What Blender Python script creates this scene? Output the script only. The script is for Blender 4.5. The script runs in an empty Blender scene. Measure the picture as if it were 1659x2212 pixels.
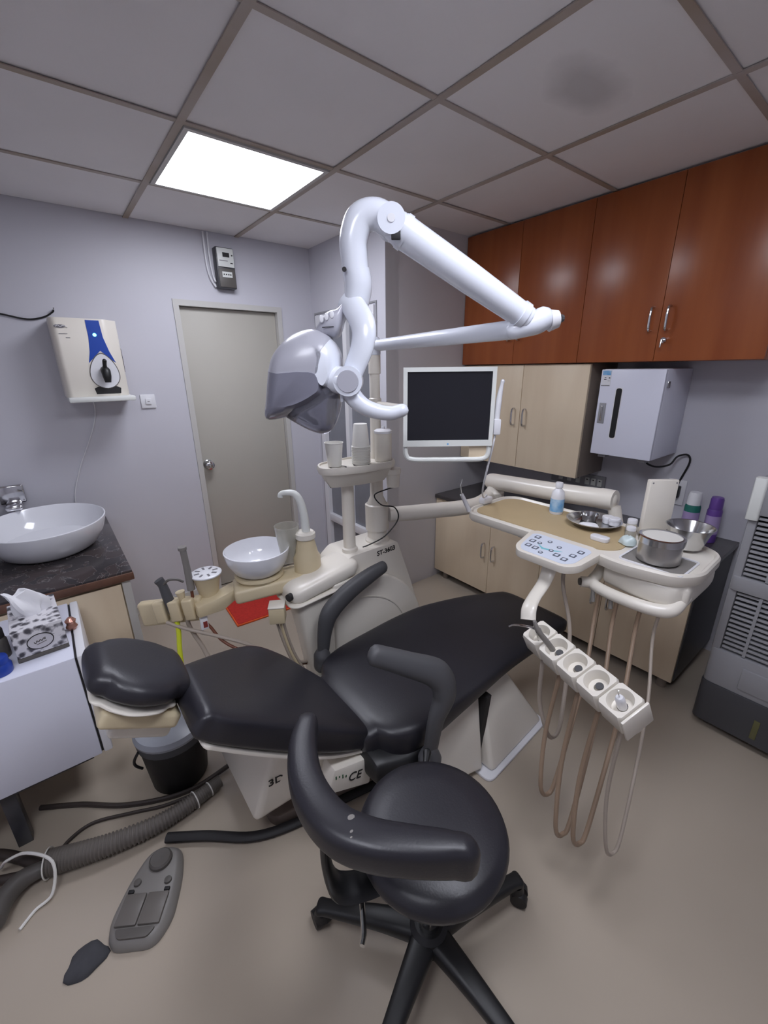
import bpy, bmesh, math, random
from mathutils import Vector, Matrix
random.seed(7)
S = bpy.context.scene
COL = S.collection
V = Vector

# ------------------------------------------------------------------ camera
def set_camera():
    yaw, pitch, roll = 0.6632, -0.3286, -0.0114
    c, s, cp, sp = math.cos(yaw), math.sin(yaw), math.cos(pitch), math.sin(pitch)
    f = V((s * cp, c * cp, sp)); r = V((c, -s, 0)); u = r.cross(f)
    a, b = math.cos(roll), math.sin(roll)
    R = a * r + b * u; U = -b * r + a * u
    cam = bpy.data.cameras.new('camera'); o = bpy.data.objects.new('camera', cam); COL.objects.link(o)
    m = Matrix(((R.x, U.x, -f.x, 0), (R.y, U.y, -f.y, 0), (R.z, U.z, -f.z, 1.52), (0, 0, 0, 1)))
    o.matrix_world = m
    cam.sensor_fit = 'HORIZONTAL'; cam.sensor_width = 36.0; cam.lens = 905.6 / 1659 * 36
    cam.clip_start = 0.02
    S.camera = o
set_camera()
w = bpy.data.worlds.new('world'); S.world = w; w.use_nodes = True
w.node_tree.nodes['Background'].inputs[0].default_value = (0.02, 0.02, 0.025, 1)
w.node_tree.nodes['Background'].inputs[1].default_value = 1.0
S.view_settings.view_transform = 'Standard'; S.view_settings.look = 'None'
S.view_settings.gamma = 1.0; S.view_settings.use_curve_mapping = False
S.view_settings.exposure = 0.93
PANEL = 9.0            # brightness of the ceiling LED panels

# ------------------------------------------------------------------ materials
def lin(c):
    return tuple((x / 255 / 12.92) if x / 255 <= 0.04045 else ((x / 255 + 0.055) / 1.055) ** 2.4 for x in c)
MATS = {}
def mat(name, rgb, rough=0.5, metal=0.0, var=0.0, vscale=6.0, bump=0.0, bscale=60.0, emit=None, alpha=1.0, trans=0.0, coat=0.0, stretch=None, rgb2=None, spec=0.5):
    if name in MATS: return MATS[name]
    m = bpy.data.materials.new(name); m.use_nodes = True; MATS[name] = m
    nt = m.node_tree; N = nt.nodes; L = nt.links
    b = N['Principled BSDF']
    col = (*lin(rgb), 1)
    b.inputs['Base Color'].default_value = col
    b.inputs['Roughness'].default_value = rough
    b.inputs['Metallic'].default_value = metal
    b.inputs['Specular IOR Level'].default_value = spec
    if coat: b.inputs['Coat Weight'].default_value = coat; b.inputs['Coat Roughness'].default_value = 0.12
    if trans: b.inputs['Transmission Weight'].default_value = trans; b.inputs['IOR'].default_value = 1.3
    if alpha < 1: b.inputs['Alpha'].default_value = alpha
    if emit:
        b.inputs['Emission Color'].default_value = (*lin(emit[0]), 1); b.inputs['Emission Strength'].default_value = emit[1]
    if var or bump:
        tc = N.new('ShaderNodeTexCoord'); mp = N.new('ShaderNodeMapping')
        L.new(tc.outputs['Object'], mp.inputs[0])
        if stretch: mp.inputs['Scale'].default_value = stretch
    if var:
        n = N.new('ShaderNodeTexNoise'); n.inputs['Scale'].default_value = vscale; n.inputs['Detail'].default_value = 5
        L.new(mp.outputs[0], n.inputs['Vector'])
        mx = N.new('ShaderNodeMix'); mx.data_type = 'RGBA'
        cr = N.new('ShaderNodeValToRGB'); cr.color_ramp.elements[0].position = 0.3; cr.color_ramp.elements[1].position = 0.7
        L.new(n.outputs['Fac'], cr.inputs[0]); L.new(cr.outputs[0], mx.inputs[0])
        d = lin(rgb2) if rgb2 else tuple(x * (1 - var) for x in col[:3])
        mx.inputs[6].default_value = col; mx.inputs[7].default_value = (*d, 1)
        L.new(mx.outputs[2], b.inputs['Base Color'])
    if bump:
        n2 = N.new('ShaderNodeTexNoise'); n2.inputs['Scale'].default_value = bscale; n2.inputs['Detail'].default_value = 4
        L.new(mp.outputs[0], n2.inputs['Vector'])
        bp = N.new('ShaderNodeBump'); bp.inputs['Strength'].default_value = bump; bp.inputs['Distance'].default_value = 0.002
        L.new(n2.outputs['Fac'], bp.inputs['Height']); L.new(bp.outputs[0], b.inputs['Normal'])
    return m

M_wall = mat('wall_paint', (204, 203, 211), 0.5, var=0.05, vscale=1.5, bump=0.08, bscale=40)
M_greywall = mat('grey_wall_paint', (206, 203, 206), 0.55, var=0.05, vscale=1.5, bump=0.08, bscale=40)
M_floor = mat('floor_vitrified', (178, 166, 151), 0.22, var=0.07, vscale=1.2, bump=0.03, bscale=5)
M_tile = mat('ceiling_board', (238, 235, 236), 0.85, var=0.05, vscale=2.5, bump=0.1, bscale=90)
M_tee = mat('tee_bar', (184, 176, 172), 0.6, var=1, rgb2=(164, 148, 130), vscale=3)
M_dark = mat('dark_gap', (22, 21, 22), 0.7)
M_door = mat('door_laminate', (182, 178, 168), 0.5, var=0.04, vscale=3)
M_frame = mat('door_frame_paint', (196, 194, 190), 0.4)
M_white = mat('white_plastic', (226, 226, 230), 0.3)
M_whitemetal = mat('white_enamel', (222, 224, 238), 0.3)
M_lampwhite = mat('lamp_white', (226, 230, 240), 0.22, coat=0.3)
M_lampgrey = mat('lamp_grey', (178, 178, 188), 0.3, coat=0.2)
M_visor = mat('lamp_visor', (126, 126, 140), 0.18, coat=0.3)
M_visor2 = mat('lamp_clear_shield', (150, 150, 162), 0.12, trans=0.75)
M_cream = mat('cream_plastic', (229, 223, 212), 0.3, coat=0.15, var=0.03, vscale=4)
M_beige = mat('aged_beige_plastic', (216, 202, 170), 0.35, var=1, rgb2=(206, 190, 156), vscale=5)
M_leather = mat('black_leatherette', (38, 37, 43), 0.38, bump=0.12, bscale=220)
M_armgrey = mat('dark_grey_rubber', (74, 74, 77), 0.5)
M_black = mat('black_plastic', (24, 24, 26), 0.45)
M_binblack = mat('bin_black', (30, 29, 30), 0.5)
M_steel = mat('steel', (200, 200, 200), 0.18, 1.0)
M_chrome = mat('chrome', (215, 215, 218), 0.1, 1.0)
M_ply = mat('beige_laminate', (230, 213, 186), 0.4, var=1, rgb2=(221, 202, 174), vscale=2.5, stretch=(4, 4, 0.6))
M_plydark = mat('carcass_side', (128, 116, 106), 0.5)
M_wood = mat('cherry_laminate', (164, 92, 50), 0.28, var=1, rgb2=(142, 72, 36), vscale=2.2, stretch=(5, 5, 0.35))
M_counter = mat('dark_counter', (74, 70, 70), 0.25, var=0.4, vscale=12)
M_edge = mat('brown_edge', (112, 80, 66), 0.35, var=0.3, vscale=20)
M_ceramic = mat('ceramic', (232, 233, 238), 0.1, coat=0.4)
M_screen = mat('screen_off', (30, 30, 36), 0.25)
M_silver = mat('silver_bezel', (222, 224, 220), 0.35)
M_mat_tan = mat('tan_rubber_mat', (188, 167, 130), 0.6, var=0.06, vscale=8)
M_hose = mat('grey_hose', (168, 156, 144), 0.4, alpha=1)
M_hosebrown = mat('brown_hose', (150, 128, 108), 0.4)
M_hosedark = mat('dark_hose', (62, 54, 50), 0.5)
M_corr = mat('corrugated_grey', (110, 104, 98), 0.45, var=0.15, vscale=8)
M_greyabs = mat('pedal_grey', (132, 128, 124), 0.45, var=0.1, vscale=6)
M_greyabs2 = mat('pedal_dark', (92, 88, 84), 0.45, var=0.1, vscale=6)
M_red = mat('red_mat', (200, 48, 38), 0.85, var=0.2, vscale=60, bump=0.5, bscale=300)
M_orange = mat('orange_binding', (224, 92, 40), 0.8)
M_paper = mat('paper_cup', (232, 230, 224), 0.55)
M_coolergrey = mat('cooler_grey', (150, 150, 154), 0.4)
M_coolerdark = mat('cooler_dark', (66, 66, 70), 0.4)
M_blue = mat('blue_plastic', (36, 66, 160), 0.3)
M_navy = mat('panel_blue', (38, 74, 168), 0.25)
M_purple = mat('purple_plastic', (104, 70, 150), 0.35)
M_green = mat('green_label', (36, 110, 100), 0.4)
M_lightblue = mat('lightblue_label', (90, 160, 214), 0.4, var=1, rgb2=(190, 216, 236), vscale=30)
M_ink = mat('ink', (26, 24, 26), 0.6)
M_greyink = mat('grey_ink', (120, 118, 122), 0.6)
M_glass = mat('frosted_glass', (132, 134, 142), 0.22, var=0.15, vscale=5)
M_clear = mat('clear_plastic', (226, 224, 216), 0.15, trans=0.7)
M_yellow = mat('yellow_tube', (206, 214, 50), 0.4)
M_brownstain = mat('brown_cable', (110, 64, 44), 0.5)
M_pink = mat('pink_plastic', (210, 60, 90), 0.5)
M_tissue = mat('tissue_paper', (236, 236, 240), 0.9)
M_rose = mat('rose_metal', (190, 140, 124), 0.25, 0.7)
M_panelblue = mat('keypad_film', (214, 222, 236), 0.3)
M_rag = mat('grey_rag', (70, 70, 74), 0.95, var=0.2, vscale=30)

def marble():
    m = mat('dark_marble', (58, 54, 56), 0.15)
    nt = m.node_tree; N = nt.nodes; L = nt.links; b = N['Principled BSDF']
    tc = N.new('ShaderNodeTexCoord'); n = N.new('ShaderNodeTexNoise'); n.inputs['Scale'].default_value = 7; n.inputs['Detail'].default_value = 8; n.inputs['Distortion'].default_value = 1.6
    L.new(tc.outputs['Object'], n.inputs['Vector'])
    cr = N.new('ShaderNodeValToRGB'); e = cr.color_ramp.elements
    e[0].position = 0.496; e[0].color = (*lin((56, 52, 54)), 1); e[1].position = 0.512; e[1].color = (*lin((64, 56, 56)), 1)
    x = e.new(0.503); x.color = (*lin((120, 114, 114)), 1)
    L.new(n.outputs['Fac'], cr.inputs[0]); L.new(cr.outputs[0], b.inputs['Base Color'])
    return m
M_marble = marble()
def floral():
    m = mat('floral_card', (200, 198, 202), 0.6)
    nt = m.node_tree; N = nt.nodes; L = nt.links; b = N['Principled BSDF']
    tc = N.new('ShaderNodeTexCoord'); n = N.new('ShaderNodeTexVoronoi'); n.inputs['Scale'].default_value = 42
    n2 = N.new('ShaderNodeTexNoise'); n2.inputs['Scale'].default_value = 60
    L.new(tc.outputs['Object'], n.inputs['Vector']); L.new(tc.outputs['Object'], n2.inputs['Vector'])
    ma = N.new('ShaderNodeMath'); ma.operation = 'MULTIPLY'
    L.new(n.outputs['Distance'], ma.inputs[0]); L.new(n2.outputs['Fac'], ma.inputs[1])
    cr = N.new('ShaderNodeValToRGB'); e = cr.color_ramp.elements
    e[0].position = 0.12; e[0].color = (*lin((70, 68, 74)), 1); e[1].position = 0.26; e[1].color = (*lin((214, 212, 216)), 1)
    x = e.new(0.19); x.color = (*lin((150, 148, 154)), 1)
    L.new(ma.outputs[0], cr.inputs[0]); L.new(cr.outputs[0], b.inputs['Base Color'])
    return m
M_floral = floral()
def stained():
    m = mat('ceiling_board_stained', (238, 235, 236), 0.85)
    nt = m.node_tree; N = nt.nodes; L = nt.links; b = N['Principled BSDF']
    tc = N.new('ShaderNodeTexCoord'); mp = N.new('ShaderNodeMapping')
    mp.inputs['Location'].default_value = (-0.1, 0.02, 0); mp.inputs['Rotation'].default_value = (0, 0, 0.6); mp.inputs['Scale'].default_value = (5.4, 9, 1)
    n = N.new('ShaderNodeTexNoise'); n.inputs['Scale'].default_value = 5; n.inputs['Detail'].default_value = 6
    L.new(tc.outputs['Object'], mp.inputs[0]); L.new(tc.outputs['Object'], n.inputs['Vector'])
    ln = N.new('ShaderNodeVectorMath'); ln.operation = 'LENGTH'; L.new(mp.outputs[0], ln.inputs[0])
    ad = N.new('ShaderNodeMath'); ad.operation = 'ADD'; L.new(ln.outputs['Value'], ad.inputs[0]); L.new(n.outputs['Fac'], ad.inputs[1])
    cr = N.new('ShaderNodeValToRGB'); e = cr.color_ramp.elements
    e[0].position = 0.55; e[0].color = (*lin((208, 205, 206)), 1); e[1].position = 0.95; e[1].color = (*lin((238, 235, 236)), 1)
    sc = N.new('ShaderNodeMath'); sc.operation = 'MULTIPLY'; sc.inputs[1].default_value = 0.62; L.new(ad.outputs[0], sc.inputs[0])
    L.new(sc.outputs[0], cr.inputs[0]); L.new(cr.outputs[0], b.inputs['Base Color'])
    return m
M_tilestain = stained()
M_led = mat('led_diffuser', (255, 255, 255), 0.6, emit=((240, 243, 255), PANEL))

# ------------------------------------------------------------------ geometry helpers
OFF = {}
def link(name, bm_or_data, m, parent=None, angle=35):
    me = bpy.data.meshes.new(name)
    off = OFF.get(parent.name, V((0, 0, 0))) if parent else V((0, 0, 0))
    if isinstance(bm_or_data, bmesh.types.BMesh):
        bm = bm_or_data
        bmesh.ops.recalc_face_normals(bm, faces=bm.faces[:])
        if parent: bmesh.ops.translate(bm, verts=bm.verts[:], vec=-off)
        bm.to_mesh(me); bm.free()
    o = bpy.data.objects.new(name, me); COL.objects.link(o)
    if m: me.materials.append(m)
    for p in me.polygons: p.use_smooth = True
    me.set_sharp_from_angle(angle=math.radians(angle))
    if parent:
        o.parent = parent; OFF[o.name] = off
    return o
def center_origin(o):
    """top-level single mesh: origin to the base centre of its box"""
    me = o.data; xs = [v.co for v in me.vertices]
    lo = V((min(v.x for v in xs), min(v.y for v in xs), min(v.z for v in xs))); hi = V((max(v.x for v in xs), max(v.y for v in xs), max(v.z for v in xs)))
    c = V(((lo.x + hi.x) / 2, (lo.y + hi.y) / 2, lo.z))
    me.transform(Matrix.Translation(-c)); o.location = c
    OFF[o.name] = c
def tag(o, label, cat, group=None, kind=None):
    if label: o['label'] = label
    if cat: o['category'] = cat
    if group: o['group'] = group
    if kind: o['kind'] = kind
    return o
def thing(name, label, cat, loc, group=None):
    o = bpy.data.objects.new(name, None); COL.objects.link(o); o.location = loc; o.empty_display_size = 0.05
    OFF[o.name] = V(loc)
    return tag(o, label, cat, group)
def single(name, bm, m, label, cat, group=None, angle=35):
    o = link(name, bm, m, None, angle); center_origin(o); return tag(o, label, cat, group)
def struct(name, bm, m, label=None, angle=35):
    o = link(name, bm, m, None, angle); OFF[o.name] = V((0, 0, 0)); o['kind'] = 'structure'
    if label: o['label'] = label
    return o

def BM(): return bmesh.new()
def add_box(bm, lo, hi, bev=0.0, seg=2, mtx=None):
    r = bmesh.ops.create_cube(bm, size=1.0)
    vs = r['verts']; lo = V(lo); hi = V(hi); c = (lo + hi) / 2; d = hi - lo
    for v in vs: v.co = V((v.co.x * d.x, v.co.y * d.y, v.co.z * d.z)) + c
    if bev:
        es = list({e for v in vs for e in v.link_edges})
        r2 = bmesh.ops.bevel(bm, geom=es, offset=bev, segments=seg, profile=0.5, affect='EDGES', clamp_overlap=True)
        vs = list({v for f in r2['faces'] for v in f.verts} | {v for v in vs if v.is_valid})
    if mtx:
        for v in vs: v.co = mtx @ v.co
    return vs
def box(lo, hi, bev=0.0, seg=2, mtx=None):
    bm = BM(); add_box(bm, lo, hi, bev, seg, mtx); return bm
def frame_mtx(o, x, y, z=None):
    x = V(x).normalized(); y = V(y); y = (y - x * y.dot(x)).normalized(); z = x.cross(y)
    return Matrix(((x.x, y.x, z.x, o[0]), (x.y, y.y, z.y, o[1]), (x.z, y.z, z.z, o[2]), (0, 0, 0, 1)))
def rings(bm, rs, cap=True, closed=True):
    vv = [[bm.verts.new(p) for p in r] for r in rs]
    n = len(vv[0])
    for a, b in zip(vv, vv[1:]):
        for i in range(n if closed else n - 1):
            j = (i + 1) % n
            bm.faces.new((a[i], a[j], b[j], b[i]))
    if cap:
        bm.faces.new(vv[0][::-1]); bm.faces.new(vv[-1])
    return vv
def catmull(pts, k):
    pts = [V(p) for p in pts]
    if k <= 1 or len(pts) < 3: 
        if k > 1 and len(pts) == 2: return [pts[0].lerp(pts[1], i / k) for i in range(k + 1)]
        return pts
    P = [pts[0] * 2 - pts[1]] + pts + [pts[-1] * 2 - pts[-2]]
    out = []
    for i in range(1, len(P) - 2):
        p0, p1, p2, p3 = P[i - 1:i + 3]
        for j in range(k):
            t = j / k
            out.append(0.5 * ((2 * p1) + (p2 - p0) * t + (2 * p0 - 5 * p1 + 4 * p2 - p3) * t * t + (3 * p1 - p0 - 3 * p2 + p3) * t ** 3))
    out.append(pts[-1]); return out
def interp(vals, n):
    out = []
    for i in range(n):
        t = i / (n - 1) * (len(vals) - 1); a = min(int(t), len(vals) - 2); out.append(vals[a] + (vals[a + 1] - vals[a]) * (t - a))
    return out
def add_tube(bm, pts, rad, n=12, k=6, cap=True, dome=False, flat=None):
    P = catmull(pts, k); m = len(P)
    rr = [rad] * m if not isinstance(rad, (list, tuple)) else interp(list(rad), m)
    T = [(P[min(i + 1, m - 1)] - P[max(i - 1, 0)]).normalized() for i in range(m)]
    up = V((0, 0, 1)) if abs(T[0].z) < 0.9 else V((1, 0, 0))
    if flat: up = V(flat[0])
    a = (up - T[0] * up.dot(T[0])).normalized(); R = []
    sq = flat[1] if flat else 1.0
    for i in range(m):
        a = (a - T[i] * a.dot(T[i])).normalized(); b = T[i].cross(a)
        R.append((P[i], a.copy(), b, rr[i]))
    def ring(c, a, b, r): return [c + a * math.cos(2 * math.pi * j / n) * r * sq + b * math.sin(2 * math.pi * j / n) * r for j in range(n)]
    rs = []
    if dome:
        for q in (0.95, 0.75, 0.4): rs.append(ring(R[0][0] - T[0] * R[0][3] * q * (sq if flat else 1), R[0][1], R[0][2], R[0][3] * math.sqrt(1 - q * q)))
    rs += [ring(*x) for x in R]
    if dome:
        for q in (0.4, 0.75, 0.95): rs.append(ring(R[-1][0] + T[-1] * R[-1][3] * q * (sq if flat else 1), R[-1][1], R[-1][2], R[-1][3] * math.sqrt(1 - q * q)))
    rings(bm, rs, cap)
def tube(pts, rad, n=12, k=6, cap=True, dome=False, flat=None):
    bm = BM(); add_tube(bm, pts, rad, n, k, cap, dome, flat); return bm
def add_lathe(bm, prof, c=(0, 0, 0), n=28, sx=1.0, sy=1.0, mtx=None, cap=True):
    c = V(c); rs = []
    for r, z in prof:
        rs.append([V((r * sx * math.cos(2 * math.pi * j / n), r * sy * math.sin(2 * math.pi * j / n), z)) for j in range(n)])
    rs = [[(mtx @ p if mtx else p + c) for p in q] for q in rs]
    rings(bm, rs, cap)
def lathe(prof, c=(0, 0, 0), n=28, sx=1.0, sy=1.0, mtx=None, cap=True):
    bm = BM(); add_lathe(bm, prof, c, n, sx, sy, mtx, cap); return bm
def prism(poly, a, b, plane='xy', bev=0.0, seg=2, mtx=None, vert_only=False):
    """polygon extruded from a to b along the missing axis"""
    bm = BM()
    def P(u, v, w):
        return {'xy': V((u, v, w)), 'xz': V((u, w, v)), 'yz': V((w, u, v))}[plane]
    lo = [bm.verts.new(P(u, v, a)) for u, v in poly]; hi = [bm.verts.new(P(u, v, b)) for u, v in poly]
    n = len(poly); bm.faces.new(lo[::-1]); bm.faces.new(hi)
    for i in range(n):
        j = (i + 1) % n; bm.faces.new((lo[i], lo[j], hi[j], hi[i]))
    bmesh.ops.recalc_face_normals(bm, faces=bm.faces[:])
    if bev:
        es = bm.edges[:]
        bmesh.ops.bevel(bm, geom=es, offset=bev, segments=seg, profile=0.5, affect='EDGES', clamp_overlap=True)
    if mtx: bmesh.ops.transform(bm, matrix=mtx, verts=bm.verts[:])
    return bm
def round_poly(poly, r, k=5):
    out = []; n = len(poly)
    rr = r if isinstance(r, (list, tuple)) else [r] * n
    for i in range(n):
        p = V((*poly[i], 0)); a = V((*poly[i - 1], 0)); b = V((*poly[(i + 1) % n], 0))
        da = a - p; db = b - p; q = min(rr[i], da.length * 0.45, db.length * 0.45)
        s = p + da.normalized() * q; e = p + db.normalized() * q
        for j in range(k + 1):
            t = j / k; x = (1 - t) ** 2 * s + 2 * t * (1 - t) * p + t * t * e; out.append((x.x, x.y))
    return out
def slab(stations, exp=4.0, n=36, k=5, end=0.03, ends=(True, True)):
    """loft of superellipse sections; station = (centre, half width vector, half thickness vector)"""
    C = catmull([s[0] for s in stations], k); A = catmull([s[1] for s in stations], k); B = catmull([s[2] for s in stations], k)
    m = len(C)
    def ring(c, a, b):
        o = []
        for j in range(n):
            t = 2 * math.pi * j / n; x, y = math.cos(t), math.sin(t)
            o.append(c + a * (math.copysign(abs(x) ** (2 / exp), x)) + b * (math.copysign(abs(y) ** (2 / exp), y)))
        return o
    rs = []
    def shrink(i, d):
        q = []
        for ph in (25, 50, 70, 85):
            s_, c_ = math.sin(math.radians(ph)), math.cos(math.radians(ph))
            la = A[i].length; lb = B[i].length
            q.append(ring(C[i] + d * end * s_, A[i] * max(0.05, (la - end * (1 - c_)) / la), B[i] * (0.25 + 0.75 * c_)))
        return q
    if ends[0]: rs += shrink(0, (C[0] - C[1]).normalized())[::-1]
    rs += [ring(C[i], A[i], B[i]) for i in range(m)]
    if ends[1]: rs += shrink(m - 1, (C[-1] - C[-2]).normalized())
    bm = BM(); rings(bm, rs); return bm
def text_bm(s, size, o, x, y, ext=0.0006, bold=0.0):
    cu = bpy.data.curves.new('t', 'FONT'); cu.offset = bold; cu.body = s; cu.size = size; cu.extrude = ext; cu.align_x = 'CENTER'; cu.align_y = 'CENTER'
    ob = bpy.data.objects.new('t', cu); COL.objects.link(ob)
    dg = bpy.context.evaluated_depsgraph_get(); me = bpy.data.meshes.new_from_object(ob.evaluated_get(dg))
    bm = BM(); bm.from_mesh(me); bmesh.ops.transform(bm, matrix=frame_mtx(o, x, y), verts=bm.verts[:])
    bpy.data.objects.remove(ob); bpy.data.curves.remove(cu); bpy.data.meshes.remove(me)
    return bm
def pull_handle(p, ax, out, L=0.1, r=0.0055, drop=0.03):
    """bow handle: centre p, axis direction ax, standing out along out"""
    p = V(p); ax = V(ax).normalized(); out = V(out).normalized()
    return tube([p - ax * L / 2, p - ax * L / 2 + out * drop * 0.7, p - ax * L * 0.3 + out * drop, p + ax * L * 0.3 + out * drop, p + ax * L / 2 + out * drop * 0.7, p + ax * L / 2], r, 10, 5)
# ------------------------------------------------------------------ the room
XL, XR, YN, YD, XS, YG, ZC = -1.25, 2.65, -1.5, 2.92, 1.645, 2.07, 2.30
struct('floor', box((XL, YN, -0.08), (XR, YD + 0.1, 0)), M_floor, 'glossy beige floor')
DX0, DX1, DZ = 0.715, 1.405, 1.925
wl = struct('wall_back', prism([(XL, 0), (DX0, 0), (DX0, DZ), (DX1, DZ), (DX1, 0), (XS + 0.1, 0), (XS + 0.1, 2.4), (XL, 2.4)], YD, YD + 0.1, 'xz'), M_wall, 'white wall around the flush door')
WY0, WY1, WZ0, WZ1 = 2.17, 2.86, 0.08, 1.88
# side wall holding the glazed panel, its end strip faces the room
struct('wall_side', prism([(YG - 0.0, 0), (WY0, 0), (WY0, WZ1), (WY1, WZ1), (WY1, 0), (YD, 0), (YD, 2.4), (YG, 2.4)], XS, XS + 0.1, 'yz'), M_wall, 'white side wall with a glazed panel')
struct('wall_grey', box((XS + 0.005, YG, 0), (XR, YG + 0.1, 2.4)), M_greywall, 'grey wall behind the dental unit')
struct('wall_right', box((XR, YN, 0), (XR + 0.1, YG + 0.1, 2.4)), M_wall, 'white wall behind the cabinets')
struct('wall_left', box((XL - 0.1, YN, 0), (XL, YD + 0.1, 2.4)), M_wall)
struct('wall_front', box((XL - 0.1, YN - 0.1, 0), (XR + 0.1, YN, 2.4)), M_wall)
# ceiling: backing, tee bars and boards
ceil = struct('ceiling', box((XL, YN, ZC + 0.06), (XR, YD, ZC + 0.1)), M_dark, 'suspended ceiling of square boards in a metal grid')
gx = [0.5456 + 0.6 * i for i in range(-3, 4)]; gx = [x for x in gx if XL + 0.05 < x < XR - 0.05]
gy = [1.171 + 0.6 * i for i in range(-4, 3)]; gy = [y for y in gy if YN + 0.05 < y < YD - 0.05]
bx = [XL] + gx + [XR]; by = [YN] + gy + [YD]
LEDS = [(0.5456, 1.771), (0.5456, -0.029), (-0.6544, -0.029)]
for x in gx:
    hi = YD if x < XS else YG
    link('tee_bar', box((x - 0.013, YN, ZC), (x + 0.013, hi, ZC + 0.004)), M_tee, ceil)
for y in gy:
    for x0, x1 in zip(bx, bx[1:]):
        if y > YG and x0 > XS: continue
        link('cross_tee', box((x0 + 0.013, y - 0.011, ZC + 0.0008), (x1 - 0.013, y + 0.011, ZC + 0.004)), M_tee, ceil)
for x0, x1 in zip(bx, bx[1:]):
    for y0, y1 in zip(by, by[1:]):
        if y0 > YG and x0 > XS: continue
        if any(abs(x0 - a) < 0.02 and abs(y0 - b) < 0.02 for a, b in LEDS): continue
        st = abs(x0 - 1.1456) < 0.02 and abs(y0 - 0.571) < 0.02
        cx_, cy_ = (x0 + x1) / 2, (y0 + y1) / 2
        dz = random.uniform(0.0, 0.003)
        o = link('ceiling_board', box((x0 + 0.004 - cx_, y0 + 0.004 - cy_, 0), (x1 - 0.004 - cx_, y1 - 0.004 - cy_, 0.012)), M_tilestain if st else M_tile, None)
        o.location = (cx_, cy_, ZC + 0.005 + dz); o.parent = ceil
def led(x0, y0, label):
    t = thing('ceiling_light', label, 'ceiling light', (x0 + 0.3, y0 + 0.3, ZC - 0.004), 'square LED panels in the ceiling')
    a, b = 0.016, 0.034
    bm = BM()
    for lo, hi in (((a, a), (0.6 - a, b)), ((a, 0.6 - b), (0.6 - a, 0.6 - a)), ((a, b), (b, 0.6 - b)), ((0.6 - b, b), (0.6 - a, 0.6 - b))):
        add_box(bm, (x0 + lo[0], y0 + lo[1], ZC - 0.004), (x0 + hi[0], y0 + hi[1], ZC + 0.02))
    bmesh.ops.remove_doubles(bm, verts=bm.verts[:], dist=1e-5)
    link('frame', bm, M_frame, t)
    link('diffuser', box((x0 + b, y0 + b, ZC + 0.001), (x0 + 0.6 - b, y0 + 0.6 - b, ZC + 0.012)), M_led, t)
led(*LEDS[0], 'glowing square LED panel in the ceiling in front of the door')
led(*LEDS[1], 'unseen square LED panel above the black stool, added to brighten the right side')  # out of view; reflections hint at it, added here to brighten the right side
led(*LEDS[2], 'unseen square LED panel left of the black stool, added as extra light')  # out of view, added only because the right side came out too dark

# door
dr = struct('door_1', box((DX0 + 0.035, YD + 0.03, 0.01), (DX1 - 0.035, YD + 0.065, DZ - 0.035), 0.002), M_door, 'flat grey beige laminate door with a round knob')
bm = prism([(DX0, 0), (DX0 + 0.033, 0), (DX0 + 0.033, DZ - 0.033), (DX1 - 0.033, DZ - 0.033), (DX1 - 0.033, 0), (DX1, 0), (DX1, DZ), (DX0, DZ)], YD - 0.008, YD + 0.09, 'xz')
link('door_frame', bm, M_frame, dr)
kx, kz = 0.79, 0.92
kn = link('door_knob', lathe([(0.0, 0.062), (0.016, 0.062), (0.027, 0.055), (0.029, 0.042), (0.024, 0.03), (0.013, 0.024), (0.012, 0.008), (0.0, 0.008)], mtx=frame_mtx((kx, YD + 0.03, kz), (1, 0, 0), (0, 0, 1)), n=24), M_chrome, dr)
link('knob_plate', lathe([(0, 0.009), (0.026, 0.009), (0.032, 0.004), (0.033, 0), (0, 0)], mtx=frame_mtx((kx, YD + 0.03, kz), (1, 0, 0), (0, 0, 1)), n=24), M_steel, dr)
bm = box((XL, YD - 0.012, 0), (DX0, YD, 0.05)); struct('baseboard_back', bm, M_frame)
struct('baseboard_corner', box((DX1, YD - 0.012, 0), (XS, YD, 0.05)), M_frame)
# glazed panel in the side wall
wn = struct('window_1', prism([(WY0, WZ0 - 0.08), (WY0, WZ1), (WY1, WZ1), (WY1, WZ0 - 0.08), (WY1 - 0.055, WZ0 - 0.08), (WY1 - 0.055, WZ1 - 0.05), (WY0 + 0.055, WZ1 - 0.05), (WY0 + 0.055, WZ0 - 0.08)], XS - 0.012, XS + 0.05, 'yz'), M_white, 'white framed glazed panel in the side wall')
ym = 2.5
link('mullion', box((XS - 0.008, ym - 0.022, 0.42), (XS + 0.045, ym + 0.022, WZ1 - 0.05)), M_white, wn)
link('rail', box((XS - 0.01, WY0 + 0.055, 0.36), (XS + 0.045, WY1 - 0.055, 0.42), 0.004), M_white, wn)
link('rail', box((XS - 0.01, WY0 + 0.055, 0.0), (XS + 0.045, WY1 - 0.055, 0.07), 0.004), M_white, wn)
for lo, hi in (((WY0 + 0.055, 0.42), (ym - 0.022, WZ1 - 0.05)), ((ym + 0.022, 0.42), (WY1 - 0.055, WZ1 - 0.05)), ((WY0 + 0.055, 0.07), (WY1 - 0.055, 0.36))):
    link('pane', box((XS + 0.02, lo[0], lo[1]), (XS + 0.026, hi[0], hi[1])), M_glass, wn)
link('frame_border', prism([(WY0 - 0.02, 0), (WY0 - 0.02, WZ1 + 0.02), (WY1 + 0.02, WZ1 + 0.02), (WY1 + 0.02, 0), (WY1 + 0.01, 0), (WY1 + 0.01, WZ1 + 0.01), (WY0 - 0.01, WZ1 + 0.01), (WY0 - 0.01, 0)], XS - 0.006, XS, 'yz'), M_coolergrey, wn)

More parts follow.
